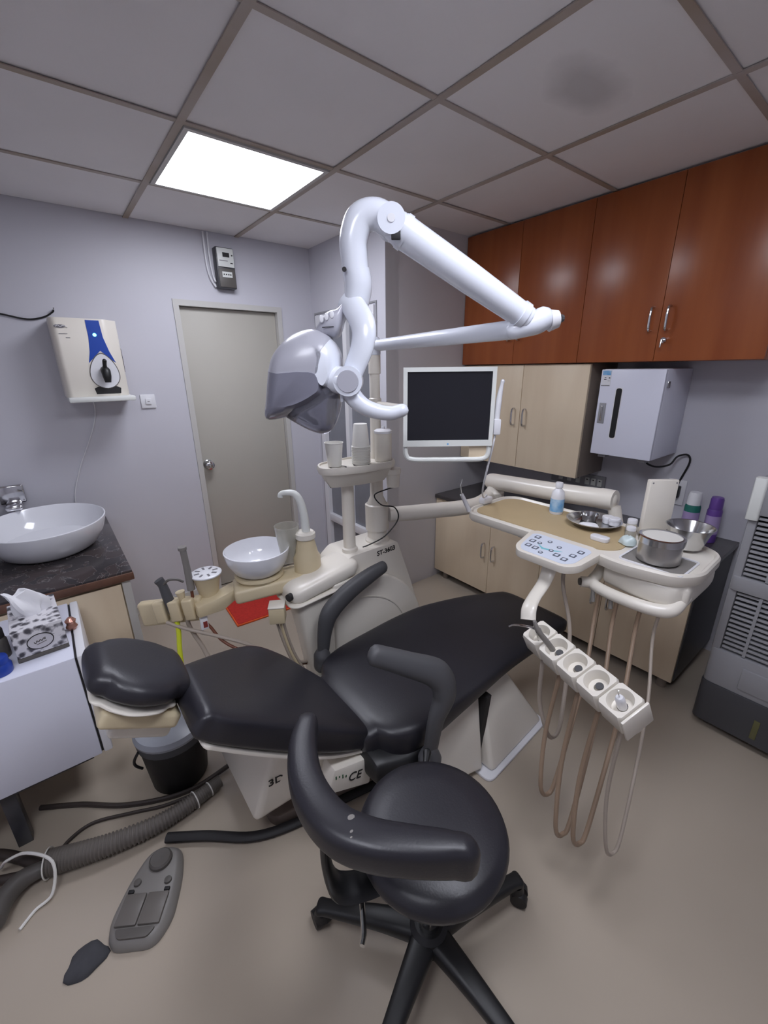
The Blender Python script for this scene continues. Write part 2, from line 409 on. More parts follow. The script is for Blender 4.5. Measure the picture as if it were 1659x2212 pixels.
# ------------------------------------------------------------------ right wall cabinets
def upper_wood():
    X0, Y0, Y1, Z0, Z1 = 2.31, 0.463, YG - 0.004, 1.54, ZC - 0.003
    t = thing('wall_cabinet', 'long cherry brown wall cabinet hung under the ceiling', 'cabinet', (2.48, 1.2, Z0))
    link('body', box((X0 + 0.02, Y0, Z0), (XR - 0.002, Y1, Z1), 0.001), M_wood, t)
    ys = [Y0, 0.868, 1.235, 1.645, Y1]
    ys = [Y0, 0.872, 1.25, 1.66, Y1]
    for i, (a, b) in enumerate(zip(ys, ys[1:])):
        d = link('door', box((X0, a + 0.0012, Z0 + 0.002), (X0 + 0.019, b - 0.0012, Z1 - 0.002), 0.001), M_wood, t)
        hy = (b - 0.035) if i % 2 == 0 else (a + 0.035)
        link('handle', pull_handle((X0, hy, 1.725), (0, 0, 1), (-1, 0, 0), 0.1), M_chrome, d)
        if i == 0:
            link('key_lock', lathe([(0, 0.012), (0.012, 0.012), (0.013, 0), (0, 0)], mtx=frame_mtx((X0, hy + 0.004, 1.632), (0, 1, 0), (0, 0, 1)) @ Matrix.Rotation(math.pi, 4, 'X'), n=16), M_chrome, d)
            link('key', tube([(X0 - 0.012, hy + 0.004, 1.632), (X0 - 0.03, hy + 0.004, 1.632), (X0 - 0.034, hy + 0.004, 1.60)], 0.004, 8, 2), M_steel, d)
upper_wood()
def upper_beige():
    X0, Y0, Y1, Z0, Z1 = 2.335, 1.18, YG - 0.004, 0.905, 1.538
    t = thing('wall_cabinet', 'pale beige two door wall cabinet under the cherry brown one', 'cabinet', (2.49, 1.6, Z0))
    link('body', box((X0 + 0.02, Y0, Z0), (XR - 0.002, Y1, Z1), 0.001), M_plydark, t)
    for a, b, hy in ((Y0, 1.592, 1.552), (1.592, Y1, 1.632)):
        d = link('door', box((X0, a + 0.001, Z0), (X0 + 0.019, b - 0.0025, Z1 - 0.003), 0.001), M_ply, t)
        link('handle', pull_handle((X0, hy, 1.225), (0, 0, 1), (-1, 0, 0), 0.1), M_chrome, d)
upper_beige()
def lower_cab():
    X0, Y0, Y1, Z1 = 2.1, 0.45, YG - 0.004, 0.635
    t = thing('base_cabinet', 'pale beige four door floor cabinet along the right wall', 'cabinet', (2.37, 1.25, 0))
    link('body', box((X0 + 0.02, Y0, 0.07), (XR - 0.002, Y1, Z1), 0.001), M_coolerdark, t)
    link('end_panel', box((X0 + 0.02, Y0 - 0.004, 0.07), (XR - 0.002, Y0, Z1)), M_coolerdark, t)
    ys = [Y0, 0.83, 1.2, 1.57, Y1]
    for i, (a, b) in enumerate(zip(ys, ys[1:])):
        d = link('door', box((X0, a + 0.0015, 0.065), (X0 + 0.019, b - 0.0015, Z1), 0.001), M_ply, t)
        hy = (b - 0.04) if i % 2 == 0 else (a + 0.04)
        link('handle', pull_handle((X0, hy, 0.37), (0, 0, 1), (-1, 0, 0), 0.1), M_chrome, d)
    for x in (X0 + 0.05, XR - 0.08):
        for y in (Y0 + 0.05, 1.2, Y1 - 0.08):
            link('foot', lathe([(0, 0), (0.024, 0), (0.022, 0.01), (0.022, 0.07), (0, 0.07)], (x, y, 0), 16), M_plydark, t)
    single('countertop', box((X0 - 0.015, Y0 - 0.015, Z1 + 0.001), (XR - 0.002, Y1, Z1 + 0.027), 0.003), M_counter, 'dark grey countertop on the floor cabinet along the right wall', 'countertop')
lower_cab()
# ------------------------------------------------------------------ things on and under the right wall
def sterilizer():
    X0, Y0, Y1, Z0, Z1 = 2.30, 0.80, 1.10, 1.07, 1.508
    t = thing('sterilizer_cabinet', 'white steel UV sterilizer box hung on the right wall', 'sterilizer', (2.47, 0.95, Z0))
    link('body', box((X0 + 0.022, Y0, Z0), (XR - 0.002, Y1, Z1), 0.006), M_whitemetal, t)
    d = link('door', box((X0, Y0, Z0 + 0.002), (X0 + 0.02, Y1, Z1 - 0.002), 0.004), M_whitemetal, t)
    m = Matrix.Translation((X0, 0.998, 1.29))
    link('viewing_slot', prism(round_poly([(-0.014, -0.125), (0.014, -0.125), (0.014, 0.125), (-0.014, 0.125)], 0.014), -0.002, 0.002, 'yz', mtx=m), M_black, d)
    link('slot_rim', prism(round_poly([(-0.018, -0.13), (0.018, -0.13), (0.018, 0.13), (-0.018, 0.13)], 0.018), -0.001, 0.001, 'yz', mtx=m), M_white, d)
    la = link('latch', box((X0 - 0.004, 1.052, 1.235), (X0, 1.086, 1.34), 0.002), M_coolergrey, d)
    link('latch_grip', box((X0 - 0.009, 1.064, 1.25), (X0 - 0.003, 1.074, 1.325), 0.002), M_steel, la)
    st = link('sticker', box((X0 - 0.0012, 1.048, 1.425), (X0, 1.094, 1.502)), M_white, d)
    link('sticker_header', box((X0 - 0.002, 1.05, 1.478), (X0 - 0.001, 1.092, 1.5)), M_lightblue, st)
    for a, b, c, d_, mm in ((1.072, 1.08, 1.463, 1.468, M_greyink), (1.070, 1.082, 1.455, 1.459, M_ink), (1.052, 1.059, 1.462, 1.467, M_ink), (1.052, 1.062, 1.449, 1.451, M_greyink), (1.050, 1.094, 1.4255, 1.428, M_ink)):
        link('sticker_mark', box((X0 - 0.002, a, c), (X0 - 0.001, b, d_)), mm, st)
    for y in (Y0 + 0.05, Y1 - 0.05):
        link('foot', box((X0 + 0.03, y - 0.02, Z0 - 0.018), (X0 + 0.08, y + 0.02, Z0), 0.003), M_coolergrey, t)
    link('hinge', box((X0 + 0.03, Y0 - 0.006, 1.42), (X0 + 0.06, Y0, 1.45), 0.002), M_steel, t)
sterilizer()
single('power_cable', tube([(2.42, 0.86, 1.064), (2.45, 0.86, 1.03), (2.50, 0.83, 1.01), (2.56, 0.79, 1.02), (2.60, 0.775, 1.06), (2.635, 0.74, 1.07), (2.64, 0.725, 1.03), (2.64, 0.75, 0.93), (2.635, 0.757, 0.885)], 0.005, 8, 5), M_black, 'black power cable drooping below the white sterilizer box', 'cable')
def socket():
    t = thing('wall_socket', 'small socket plate with a black plug under the sterilizer box', 'socket', (2.648, 0.76, 0.80))
    link('plate', box((2.638, 0.715, 0.79), (2.6495, 0.805, 0.93), 0.004), M_white, t)
    link('plug', box((2.6, 0.735, 0.835), (2.638, 0.785, 0.9), 0.006), M_black, t)
socket()
def switchboard():
    t = thing('switch_plate', 'long grey switch board under the beige wall cabinet', 'switch plate', (2.648, 1.27, 0.77))
    link('plate', box((2.636, 1.14, 0.785), (2.6495, 1.50, 0.87), 0.004), M_coolergrey, t)
    for y in (1.17, 1.21, 1.25, 1.31, 1.37, 1.43):
        r = link('rocker', box((2.63, y - 0.014, 0.805), (2.637, y + 0.014, 0.85), 0.002), M_silver, t)
        link('socket_hole', box((2.6292, y - 0.005, 0.835), (2.6302, y + 0.005, 0.842)), M_ink, r)
switchboard()
def spray(x, y, z, h, r, m, cap, label):
    t = thing('spray_can', label, 'bottle', (x, y, z))
    link('can', lathe([(0, 0), (r * 0.95, 0), (r, 0.006), (r, h * 0.7), (r * 0.9, h * 0.74), (0, h * 0.74)], (x, y, z), 24), m, t)
    link('cap', lathe([(0, h * 0.742), (r * 0.88, h * 0.742), (r * 0.86, h * 0.95), (r * 0.75, h), (0, h)], (x, y, z), 24), cap, t)
    link('label_band', lathe([(r + 0.0006, h * 0.2), (r + 0.0006, h * 0.6)], (x, y, z), 24, cap=False), M_greyabs if m is M_white else mat('lilac_label', (170, 150, 196), 0.4), t)
spray(2.50, 0.63, 0.663, 0.25, 0.035, M_green, M_white, 'green bottle with a white cap on the dark countertop')
spray(2.54, 0.545, 0.663, 0.235, 0.032, M_purple, M_purple, 'purple spray bottle beside the green one on the countertop')

# ------------------------------------------------------------------ tower air cooler
def cooler():
    X0, X1, Y0, Y1 = 1.99, 2.36, -0.08, 0.33
    t = thing('air_cooler', 'tall grey tower air cooler with a dark base by the right wall', 'air cooler', (2.17, 0.12, 0))
    link('tank', prism(round_poly([(X0, Y0), (X1, Y0), (X1, Y1), (X0, Y1)], 0.03), 0.04, 0.235, 'xy', 0.006), M_coolerdark, t)
    link('lower_body', prism(round_poly([(X0 + .005, Y0), (X1, Y0), (X1, Y1 - 0.003), (X0 + .005, Y1 - 0.003)], 0.03), 0.235, 0.40, 'xy', 0.004), M_coolergrey, t)
    link('tank_door', box((X0 - 0.001, 0.0, 0.262), (X0 + 0.012, 0.21, 0.36), 0.004), M_coolergrey, t)
    link('water_gauge', box((X0 - 0.003, 0.11, 0.07), (X0 + 0.006, 0.13, 0.16), 0.002), mat('gauge', (96, 94, 60), 0.2), t)
    link('core', box((X0 + 0.05, Y0 + 0.01, 0.39), (X1, Y1 - 0.04, 1.0)), M_ink, t)
    for a, b in ((Y1 - 0.034, Y1 - 0.004), (Y0, Y0 + 0.03)):
        link('side_panel', box((X0 + 0.012, a, 0.39), (X1, b, 1.0), 0.008), M_coolergrey, t)
    link('middle_band', prism(round_poly([(X0 + .002, Y0), (X1, Y0), (X1, Y1 - 0.003), (X0 + .002, Y1 - 0.003)], 0.03), 0.675, 0.735, 'xy', 0.004), M_coolergrey, t)
    link('top', prism(round_poly([(X0 + .005, Y0), (X1, Y0), (X1, Y1 - 0.003), (X0 + .005, Y1 - 0.003)], 0.03), 0.99, 1.12, 'xy', 0.008), M_coolergrey, t)
    link('top_rim', prism(round_poly([(X0 - .004, Y1 - 0.035), (X0 + 0.04, Y1 - 0.035), (X0 + 0.04, Y1 + 0.004), (X0 - .004, Y1 + 0.004)], 0.01), 0.97, 1.13, 'xy', 0.004), M_silver, t)
    for z0, z1 in ((0.405, 0.672), (0.74, 0.985)):
        n = 13
        for i in range(n):
            z = z0 + (z1 - z0) * (i + 0.5) / n
            link('louver', box((-0.018, Y0 + 0.03, -0.005), (0.02, Y1 - 0.036, 0.005), 0.002, mtx=Matrix.Translation((X0 + 0.03, 0, z)) @ Matrix.Rotation(math.radians(4), 4, 'Y')), M_coolergrey, t)
        link('louver_divider', box((X0 + 0.006, Y1 - 0.115, z0), (X0 + 0.03, Y1 - 0.105, z1)), M_coolergrey, t)
    for x in (X0 + 0.06, X1 - 0.06):
        for y in (Y0 + 0.05, Y1 - 0.05):
            link('caster', lathe([(0, -0.012), (0.022, -0.012), (0.024, -0.008), (0.024, 0.008), (0.022, 0.012), (0, 0.012)], mtx=frame_mtx((x, y, 0.0242), (1, 0, 0), (0, 0, 1)), n=18), M_ink, t)
cooler()

# ------------------------------------------------------------------ door wall: purifier, switch, meter, cables
def purifier():
    X0, X1, Y0, Y1, Z0, Z1 = 0.095, 0.385, 2.72, YD - 0.002, 1.40, 1.775
    t = thing('water_purifier', 'white wall water purifier with a blue stripe and black tap', 'water purifier', (0.24, 2.82, 1.38))
    b = link('body', prism(round_poly([(X0, Y1), (X0, Y0 + 0.02), (X0 + 0.02, Y0), (X1 - 0.06, Y0), (X1, Y0 + 0.06), (X1, Y1)], 0.015), Z0, Z1, 'xy', 0.008), M_cream, t)
    yf = Y0 - 0.0015
    xc = 0.272
    stripe = [(xc - 0.028, 1.768), (xc + 0.03, 1.768), (xc + 0.034, 1.69), (xc + 0.05, 1.62), (xc + 0.07, 1.565), (xc + 0.01, 1.625), (xc - 0.05, 1.565), (xc - 0.036, 1.62), (xc - 0.028, 1.69)]
    link('blue_panel', prism(stripe, yf, Y0 + 0.002, 'xz'), M_navy, t)
    drop = []
    for i in range(40):
        a = 2 * math.pi * i / 40; r = 0.062
        x = r * math.sin(a); z = r * 1.0 * math.cos(a)
        if z > 0: z = z * 1.65; x = x * (1 - 0.25 * (z / (r * 1.65)) ** 2)
        drop.append((xc + 0.01 + x * 1.02, 1.505 + z * 1.02))
    link('tap_outline', prism([(xc + 0.01 + (x - xc - 0.01) * 1.06, 1.505 + (z - 1.505) * 1.05) for x, z in drop], yf - 0.0002, Y0 + 0.002, 'xz'), M_greyabs2, t)
    link('tap_surround', prism(drop, yf - 0.001, Y0 + 0.002, 'xz'), M_white, t)
    link('tap_lower_trim', prism([(xc - 0.045, 1.412), (xc + 0.065, 1.412), (xc + 0.07, 1.44), (xc + 0.05, 1.45), (xc + 0.01, 1.438), (xc - 0.03, 1.45), (xc - 0.05, 1.44)], yf, Y0 + 0.002, 'xz'), M_ink, t)
    link('tap', tube([(xc + 0.012, yf, 1.53), (xc + 0.012, yf - 0.03, 1.525), (xc + 0.012, yf - 0.04, 1.50), (xc + 0.012, yf - 0.04, 1.47)], [0.02, 0.022, 0.02, 0.014], 14, 5), M_black, t)
    link('tap_lever', tube([(xc + 0.012, yf - 0.03, 1.53), (xc + 0.012, yf - 0.038, 1.555), (xc + 0.014, yf - 0.05, 1.575)], [0.012, 0.009, 0.01], 10, 4, dome=True), M_black, t)
    link('indicator', lathe([(0, 0.002), (0.008, 0.002), (0.008, 0), (0, 0)], mtx=frame_mtx((xc, yf, 1.70), (1, 0, 0), (0, 0, 1)), n=16), mat('green_led', (120, 255, 230), 0.3, emit=((120, 255, 230), 2.0)), t)
    link('logo', prism([(0.135 + 0.024 * math.cos(i * math.pi / 12), 1.735 + 0.008 * math.sin(i * math.pi / 12)) for i in range(24)], yf, Y0 + 0.001, 'xz'), M_greyink, t)
    link('logo_script', tube([(0.118, yf - .001, 1.733), (0.128, yf - .001, 1.739), (0.138, yf - .001, 1.732), (0.148, yf - .001, 1.738), (0.166, yf - .001, 1.73)], 0.0012, 6, 4), M_white, t)
    link('print_line', box((0.125, yf, 1.7), (0.16, Y0 + 0.001, 1.7025)), M_greyink, t)
    link('print_line', box((0.15, yf, 1.682), (0.168, Y0 + 0.001, 1.685)), M_greyink, t)
    link('drip_tray', box((X0 + 0.005, Y0 - 0.055, 1.375), (X1 + 0.01, Y1, 1.40), 0.006), M_silver, t)
    link('side_vent', prism([(Y0 + 0.075, 1.64), (Y0 + 0.088, 1.55), (Y0 + 0.075, 1.52), (Y0 + 0.068, 1.58)], X1 - 0.002, X1 + 0.002, 'yz'), M_ink, t)
purifier()
single('supply_wire', tube([(0.215, 2.905, 1.372), (0.218, 2.912, 1.33), (0.20, 2.914, 1.25), (0.14, 2.914, 1.12), (0.09, 2.914, 1.02), (0.03, 2.914, 0.86), (0.02, 2.914, 0.72)], 0.003, 8, 5), M_white, 'thin white wire running down the wall below the water purifier', 'cable')
def black_cable():
    t = thing('wall_cable', 'black cable slung to a nail above the water purifier', 'cable', (-0.1, 2.905, 1.8))
    link('cable', tube([(-0.7, 2.912, 1.9), (-0.3, 2.912, 1.84), (-0.079, 2.912, 1.795), (0.02, 2.912, 1.776), (0.09, 2.91, 1.79), (0.13, 2.905, 1.815), (0.135, 2.90, 1.823)], 0.004, 8, 6), M_black, t)
    link('nail', tube([(0.137, YD, 1.826), (0.137, 2.888, 1.832)], 0.003, 8, 1), M_steel, t)
black_cable()
def light_switch():
    t = thing('light_switch', 'square white light switch between the purifier and the door', 'switch', (0.492, 2.91, 1.31))
    link('plate', box((0.452, YD - 0.01, 1.312), (0.532, YD - 0.0005, 1.392), 0.004), M_white, t)
    r = link('rocker', box((0.476, YD - 0.016, 1.334), (0.508, YD - 0.009, 1.37), 0.003), M_white, t)
    link('rocker_mark', box((0.486, YD - 0.0168, 1.35), (0.498, YD - 0.0155, 1.354)), M_greyink, r)
light_switch()
def meter():
    x0, x1, z0, z1 = 0.985, 1.095, 2.0, 2.222
    t = thing('electric_meter', 'grey electricity meter on the wall above the door', 'meter', (1.04, 2.89, z0))
    link('base', box((x0, 2.862, z0), (x1, YD - 0.001, z1), 0.006), M_coolerdark, t)
    f = link('upper_face', box((x0 + 0.006, 2.852, 2.115), (x1 - 0.006, 2.864, z1 - 0.006), 0.003), M_silver, t)
    link('display', box((1.022, 2.850, 2.168), (1.062, 2.853, 2.192)), M_ink, f)
    link('print_line', box((1.0, 2.8512, 2.146), (1.05, 2.853, 2.15)), M_greyink, f)
    link('print_line', box((1.065, 2.8512, 2.135), (1.08, 2.853, 2.14)), M_ink, f)
    link('button', lathe([(0, 0.003), (0.004, 0.003), (0.004, 0), (0, 0)], mtx=frame_mtx((1.078, 2.852, 2.18), (1, 0, 0), (0, 0, 1)), n=12), M_ink, f)
    c = link('terminal_cover', box((x0 + 0.006, 2.856, z0 + 0.006), (x1 - 0.006, 2.864, 2.108), 0.003), M_greyabs2, t)
    link('terminal_plate', box((1.01, 2.8535, 2.06), (1.07, 2.857, 2.09)), M_silver, c)
    for x in (1.02, 1.034, 1.048, 1.06):
        link('terminal_screw', lathe([(0, 0.002), (0.004, 0.002), (0.004, 0), (0, 0)], mtx=frame_mtx((x, 2.8535, 2.075), (1, 0, 0), (0, 0, 1)), n=10), M_ink, c)
meter()
for dx, lab in ((-0.004, 'outer white supply cable curving to the electricity meter'), (0.02, 'inner white supply cable curving to the electricity meter')):
    single('meter_cable', tube([(0.945 + dx, 2.908, 2.299), (0.943 + dx, 2.908, 2.2), (0.945 + dx, 2.908, 2.12), (0.955 + dx * 0.9, 2.908, 2.06), (0.972 + dx * 0.3, 2.905, 2.025 + dx), (0.978, 2.90, 2.012 + dx * 1.2)], 0.0055, 8, 5), M_white, lab, 'cable', 'supply cables at the meter')

# ------------------------------------------------------------------ wash basin corner
def sink_unit():
    t = thing('sink_cabinet', 'beige laminate sink cabinet with a dark marble top', 'cabinet', (-0.4, 2.45, 0))
    link('body', box((-1.0, 2.02, 0.0), (0.12, YD - 0.014, 0.655), 0.002), M_ply, t)
    for a, b in ((-0.62, -0.26), (-0.258, 0.10)):
        link('door', box((a + 0.002, 2.003, 0.06), (b - 0.002, 2.02, 0.64), 0.001), M_ply, t)
    link('side_trim', box((0.103, 2.0, 0.0), (0.135, 2.02, 0.655)), M_frame, t)
    link('top', box((-1.02, 1.99, 0.665), (0.15, YD - 0.002, 0.70), 0.004), M_marble, t)
    link('front_edge', box((-1.02, 1.985, 0.655), (0.153, 2.01, 0.69), 0.004), M_edge, t)
sink_unit()
def basin():
    cx, cy, z = -0.12, 2.53, 0.70
    sx, sy = 1.0, 0.95
    t = thing('wash_basin', 'white oval vessel basin on the dark marble top', 'wash basin', (cx, cy, z))
    prof = [(0, 0), (0.17, 0), (0.178, 0.004), (0.2, 0.02), (0.235, 0.075), (0.252, 0.135), (0.252, 0.141), (0.247, 0.143), (0.243, 0.138), (0.228, 0.08), (0.19, 0.035), (0.1, 0.02), (0, 0.018)]
    link('bowl', lathe(prof, (cx, cy, z + 0.0005), 56, 1.0, 1.2), M_ceramic, t)
    link('drain', lathe([(0, 0.023), (0.02, 0.023), (0.022, 0.019), (0, 0.019)], (cx, cy, z), 20), M_chrome, t)
basin()
def faucet():
    x, y = -0.235, 2.886
    t = thing('faucet', 'chrome pillar faucet behind the white oval basin', 'faucet', (x, y, 0.70))
    link('body', tube([(x, y, 0.7005), (x, y, 0.852)], 0.019, 18, 2), M_chrome, t)
    link('spout', box((x - 0.035, y - 0.11, 0.85), (x + 0.035, y + 0.02, 0.87), 0.008), M_chrome, t)
    link('lever', box((x - 0.055, y - 0.012, 0.866), (x + 0.055, y + 0.008, 0.965), 0.009, 3), M_chrome, t)
faucet()

# ------------------------------------------------------------------ white mini fridge with things on it
FZ = 0.655
def fridge():
    X1, Y0, Y1 = -0.062, 1.5, 1.93
    t = thing('mini_fridge', 'white mini fridge on dark legs at the left edge', 'fridge', (-0.35, 1.7, 0))
    link('body', box((-0.62, Y0, 0.253), (X1 - 0.032, Y1, FZ), 0.004), M_whitemetal, t)
    link('gasket', box((X1 - 0.033, Y0 + 0.006, 0.26), (X1 - 0.026, Y1 - 0.006, FZ - 0.006)), M_ink, t)
    link('door', box((X1 - 0.026, Y0, 0.253), (X1, Y1, FZ), 0.005), M_white, t)
    link('stand_rail', box((-0.6, Y0 + 0.03, 0.225), (X1 - 0.06, Y1 - 0.03, 0.2525)), M_coolerdark, t)
    for x in (-0.58, -0.36):
        for y in (Y0 + 0.06, Y1 - 0.08):
            link('leg', box((x - 0.02, y - 0.02, 0), (x + 0.02, y + 0.02, 0.225), 0.002), M_coolerdark, t)
fridge()
def tissue_box():
    z = FZ + 0.001
    t = thing('tissue_box', 'grey floral patterned tissue box on the white fridge', 'tissue box', (-0.17, 1.67, z))
    m = Matrix.Translation((-0.175, 1.69, z)) @ Matrix.Rotation(math.radians(4), 4, 'Z')
    link('base_edge', box((-0.066, -0.115, 0), (0.066, 0.115, 0.014), 0.002, mtx=m), M_greyabs2, t)
    link('carton', box((-0.065, -0.114, 0.0142), (0.065, 0.114, 0.105), 0.002, mtx=m), M_floral, t)
    em = m @ Matrix.Translation((0.0, -0.1145, 0.055))
    link('emblem', prism([(0.034 * math.cos(i * math.pi / 16), 0.026 * math.sin(i * math.pi / 16)) for i in range(32)], -0.0012, 0.0008, 'xz', mtx=em), mat('emblem_grey', (196, 194, 200), 0.6), t)
    bm = BM()
    rings(bm, [[em @ V((r * math.cos(i * math.pi / 20), y, r * 0.77 * math.sin(i * math.pi / 20))) for i in range(40)] for r, y in ((0.0345, 0), (0.0345, -0.0022), (0.032, -0.0022), (0.032, 0))], cap=False)
    link('emblem_ring', bm, M_ink, t)
    link('emblem_script', tube([em @ V((x, -0.0016, z)) for x, z in ((-0.016, 0.002), (-0.014, -0.004), (-0.01, -0.002), (-0.009, 0.004), (-0.004, -0.001), (0.0, 0.005), (0.004, 0.0), (0.009, 0.007), (0.012, 0.002), (0.013, 0.009))], 0.0012, 6, 4), M_greyabs2, t)
    link('emblem_underline', tube([em @ V((-0.012, -0.0016, -0.01)), em @ V((0.002, -0.0016, -0.007)), em @ V((0.015, -0.0016, -0.004))], 0.0009, 6, 3), M_greyabs2, t)
    # crumpled tissue
    bm = BM(); rs = []
    for k in range(9):
        f = k / 8; z2 = 0.104 + 0.085 * f; r = 0.03 * (1 - 0.3 * f) + 0.012 * math.sin(f * 3)
        ring = []
        for j in range(24):
            a = 2 * math.pi * j / 24; q = 1 + 0.35 * math.sin(3 * a + 2 * f) + 0.2 * math.sin(5 * a - f * 3)
            ring.append(m @ V((r * q * math.cos(a) * 1.1 - 0.035 * f * f, 0.55 * r * q * math.sin(a), z2 + 0.012 * math.sin(2 * a + 1) * f)))
        rs.append(ring)
    rings(bm, rs); link('tissue', bm, M_tissue, t)
tissue_box()
def jar(x, y, z, r, h, m, capm, label, name='bottle', caph=0.3, cat='bottle'):
    t = thing(name, label, cat, (x, y, z))
    link('body', lathe([(0, 0), (r * 0.95, 0), (r, 0.004), (r, h * (1 - caph) - 0.01), (r * 0.8, h * (1 - caph)), (0, h * (1 - caph))], (x, y, z), 24), m, t)
    link('cap', lathe([(0, h * (1 - caph) + 0.0005), (r * 0.86, h * (1 - caph) + 0.0005), (r * 0.86, h - 0.004), (r * 0.8, h), (0, h)], (x, y, z), 24), capm, t)
    return t
jar(-0.275, 1.655, FZ + 0.0005, 0.024, 0.10, M_greyabs2, M_ink, 'small dark bottle with a black cap left of the tissue box')
jar(-0.275, 1.555, FZ + 0.0005, 0.032, 0.055, M_blue, M_blue, 'blue plastic jar at the front edge of the white fridge', 'jar', 0.35, 'jar')
single('trinket', lathe([(0, 0), (0.012, 0), (0.018, 0.01), (0.013, 0.022), (0.017, 0.034), (0.008, 0.045), (0, 0.046)], (-0.088, 1.70, FZ + 0.0005), 20), M_rose, 'small rose coloured metal ornament behind the tissue box', 'ornament')

# ------------------------------------------------------------------ bin under the headrest
def bin_():
    x, y = 0.125, 1.5
    t = thing('waste_bin', 'black waste bin with a grey liner under the headrest', 'waste bin', (x, y, 0))
    link('bucket', lathe([(0, 0), (0.095, 0), (0.1, 0.006), (0.118, 0.2), (0.118, 0.235), (0.112, 0.235), (0.1, 0.05), (0, 0.03)], (x, y, 0), 36), M_binblack, t)
    link('rim_band', lathe([(0.1185, 0.2), (0.124, 0.204), (0.125, 0.235), (0.12, 0.238)], (x, y, 0), 36, cap=False), mat('bin_band', (74, 76, 80), 0.4), t)
    link('lid', lathe([(0.127, 0.236), (0.129, 0.246), (0.12, 0.262), (0.08, 0.276), (0, 0.28), (0, 0.236)], (x, y, 0), 36), mat('bin_lid', (150, 154, 162), 0.35), t)
    h = []
    for i in range(9):
        a = math.radians(200) ; b = -0.06 + 0.12 * i / 8
        h.append((x - 0.12 - 0.02 * math.sin(math.pi * i / 8), y - 0.02 + b * 0.2, 0.215 - 0.1 * i / 8))
    link('handle', tube(h, 0.005, 8, 3), M_binblack, t)
bin_()
# red mat at the door
def red_mat():
    t = thing('door_mat', 'red rectangular mat on the floor in front of the door', 'mat', (0.98, 2.6, 0))
    m = Matrix.Translation((0.95, 2.53, 0)) @ Matrix.Rotation(math.radians(-3), 4, 'Z')
    link('pile', box((-0.27, -0.19, 0.001), (0.27, 0.19, 0.013), 0.004, mtx=m), M_red, t)
    for lo, hi in (((-0.28, -0.2), (0.28, -0.19)), ((-0.28, 0.19), (0.28, 0.2)), ((-0.28, -0.19), (-0.27, 0.19)), ((0.27, -0.19), (0.28, 0.19))):
        link('binding', box((*lo, 0.0008), (*hi, 0.011), 0.002, mtx=m), M_orange, t)
red_mat()
# ------------------------------------------------------------------ dental chair
def offset_poly(poly, d):
    n = len(poly); out = []
    area = sum(poly[i][0] * poly[(i + 1) % n][1] - poly[(i + 1) % n][0] * poly[i][1] for i in range(n))
    sg = 1 if area > 0 else -1
    for i in range(n):
        a = V((*poly[i - 1], 0)); p = V((*poly[i], 0)); b = V((*poly[(i + 1) % n], 0))
        t = (b - a).normalized(); nrm = V((t.y, -t.x, 0)) * sg
        q = p + nrm * d; out.append((q.x, q.y))
    return out
def ring_prism(poly, inset, z0, z1, mtx=None):
    inn = offset_poly(poly, -inset); bm = BM()
    rs = [[V((*p, z0)) for p in poly], [V((*p, z1)) for p in poly], [V((*p, z1)) for p in inn], [V((*p, z0)) for p in inn]]
    if mtx: rs = [[mtx @ p for p in r] for r in rs]
    vv = rings(bm, rs, cap=False); n = len(poly)
    for i in range(n):
        j = (i + 1) % n; bm.faces.new((vv[3][i], vv[3][j], vv[0][j], vv[0][i]))
    return bm

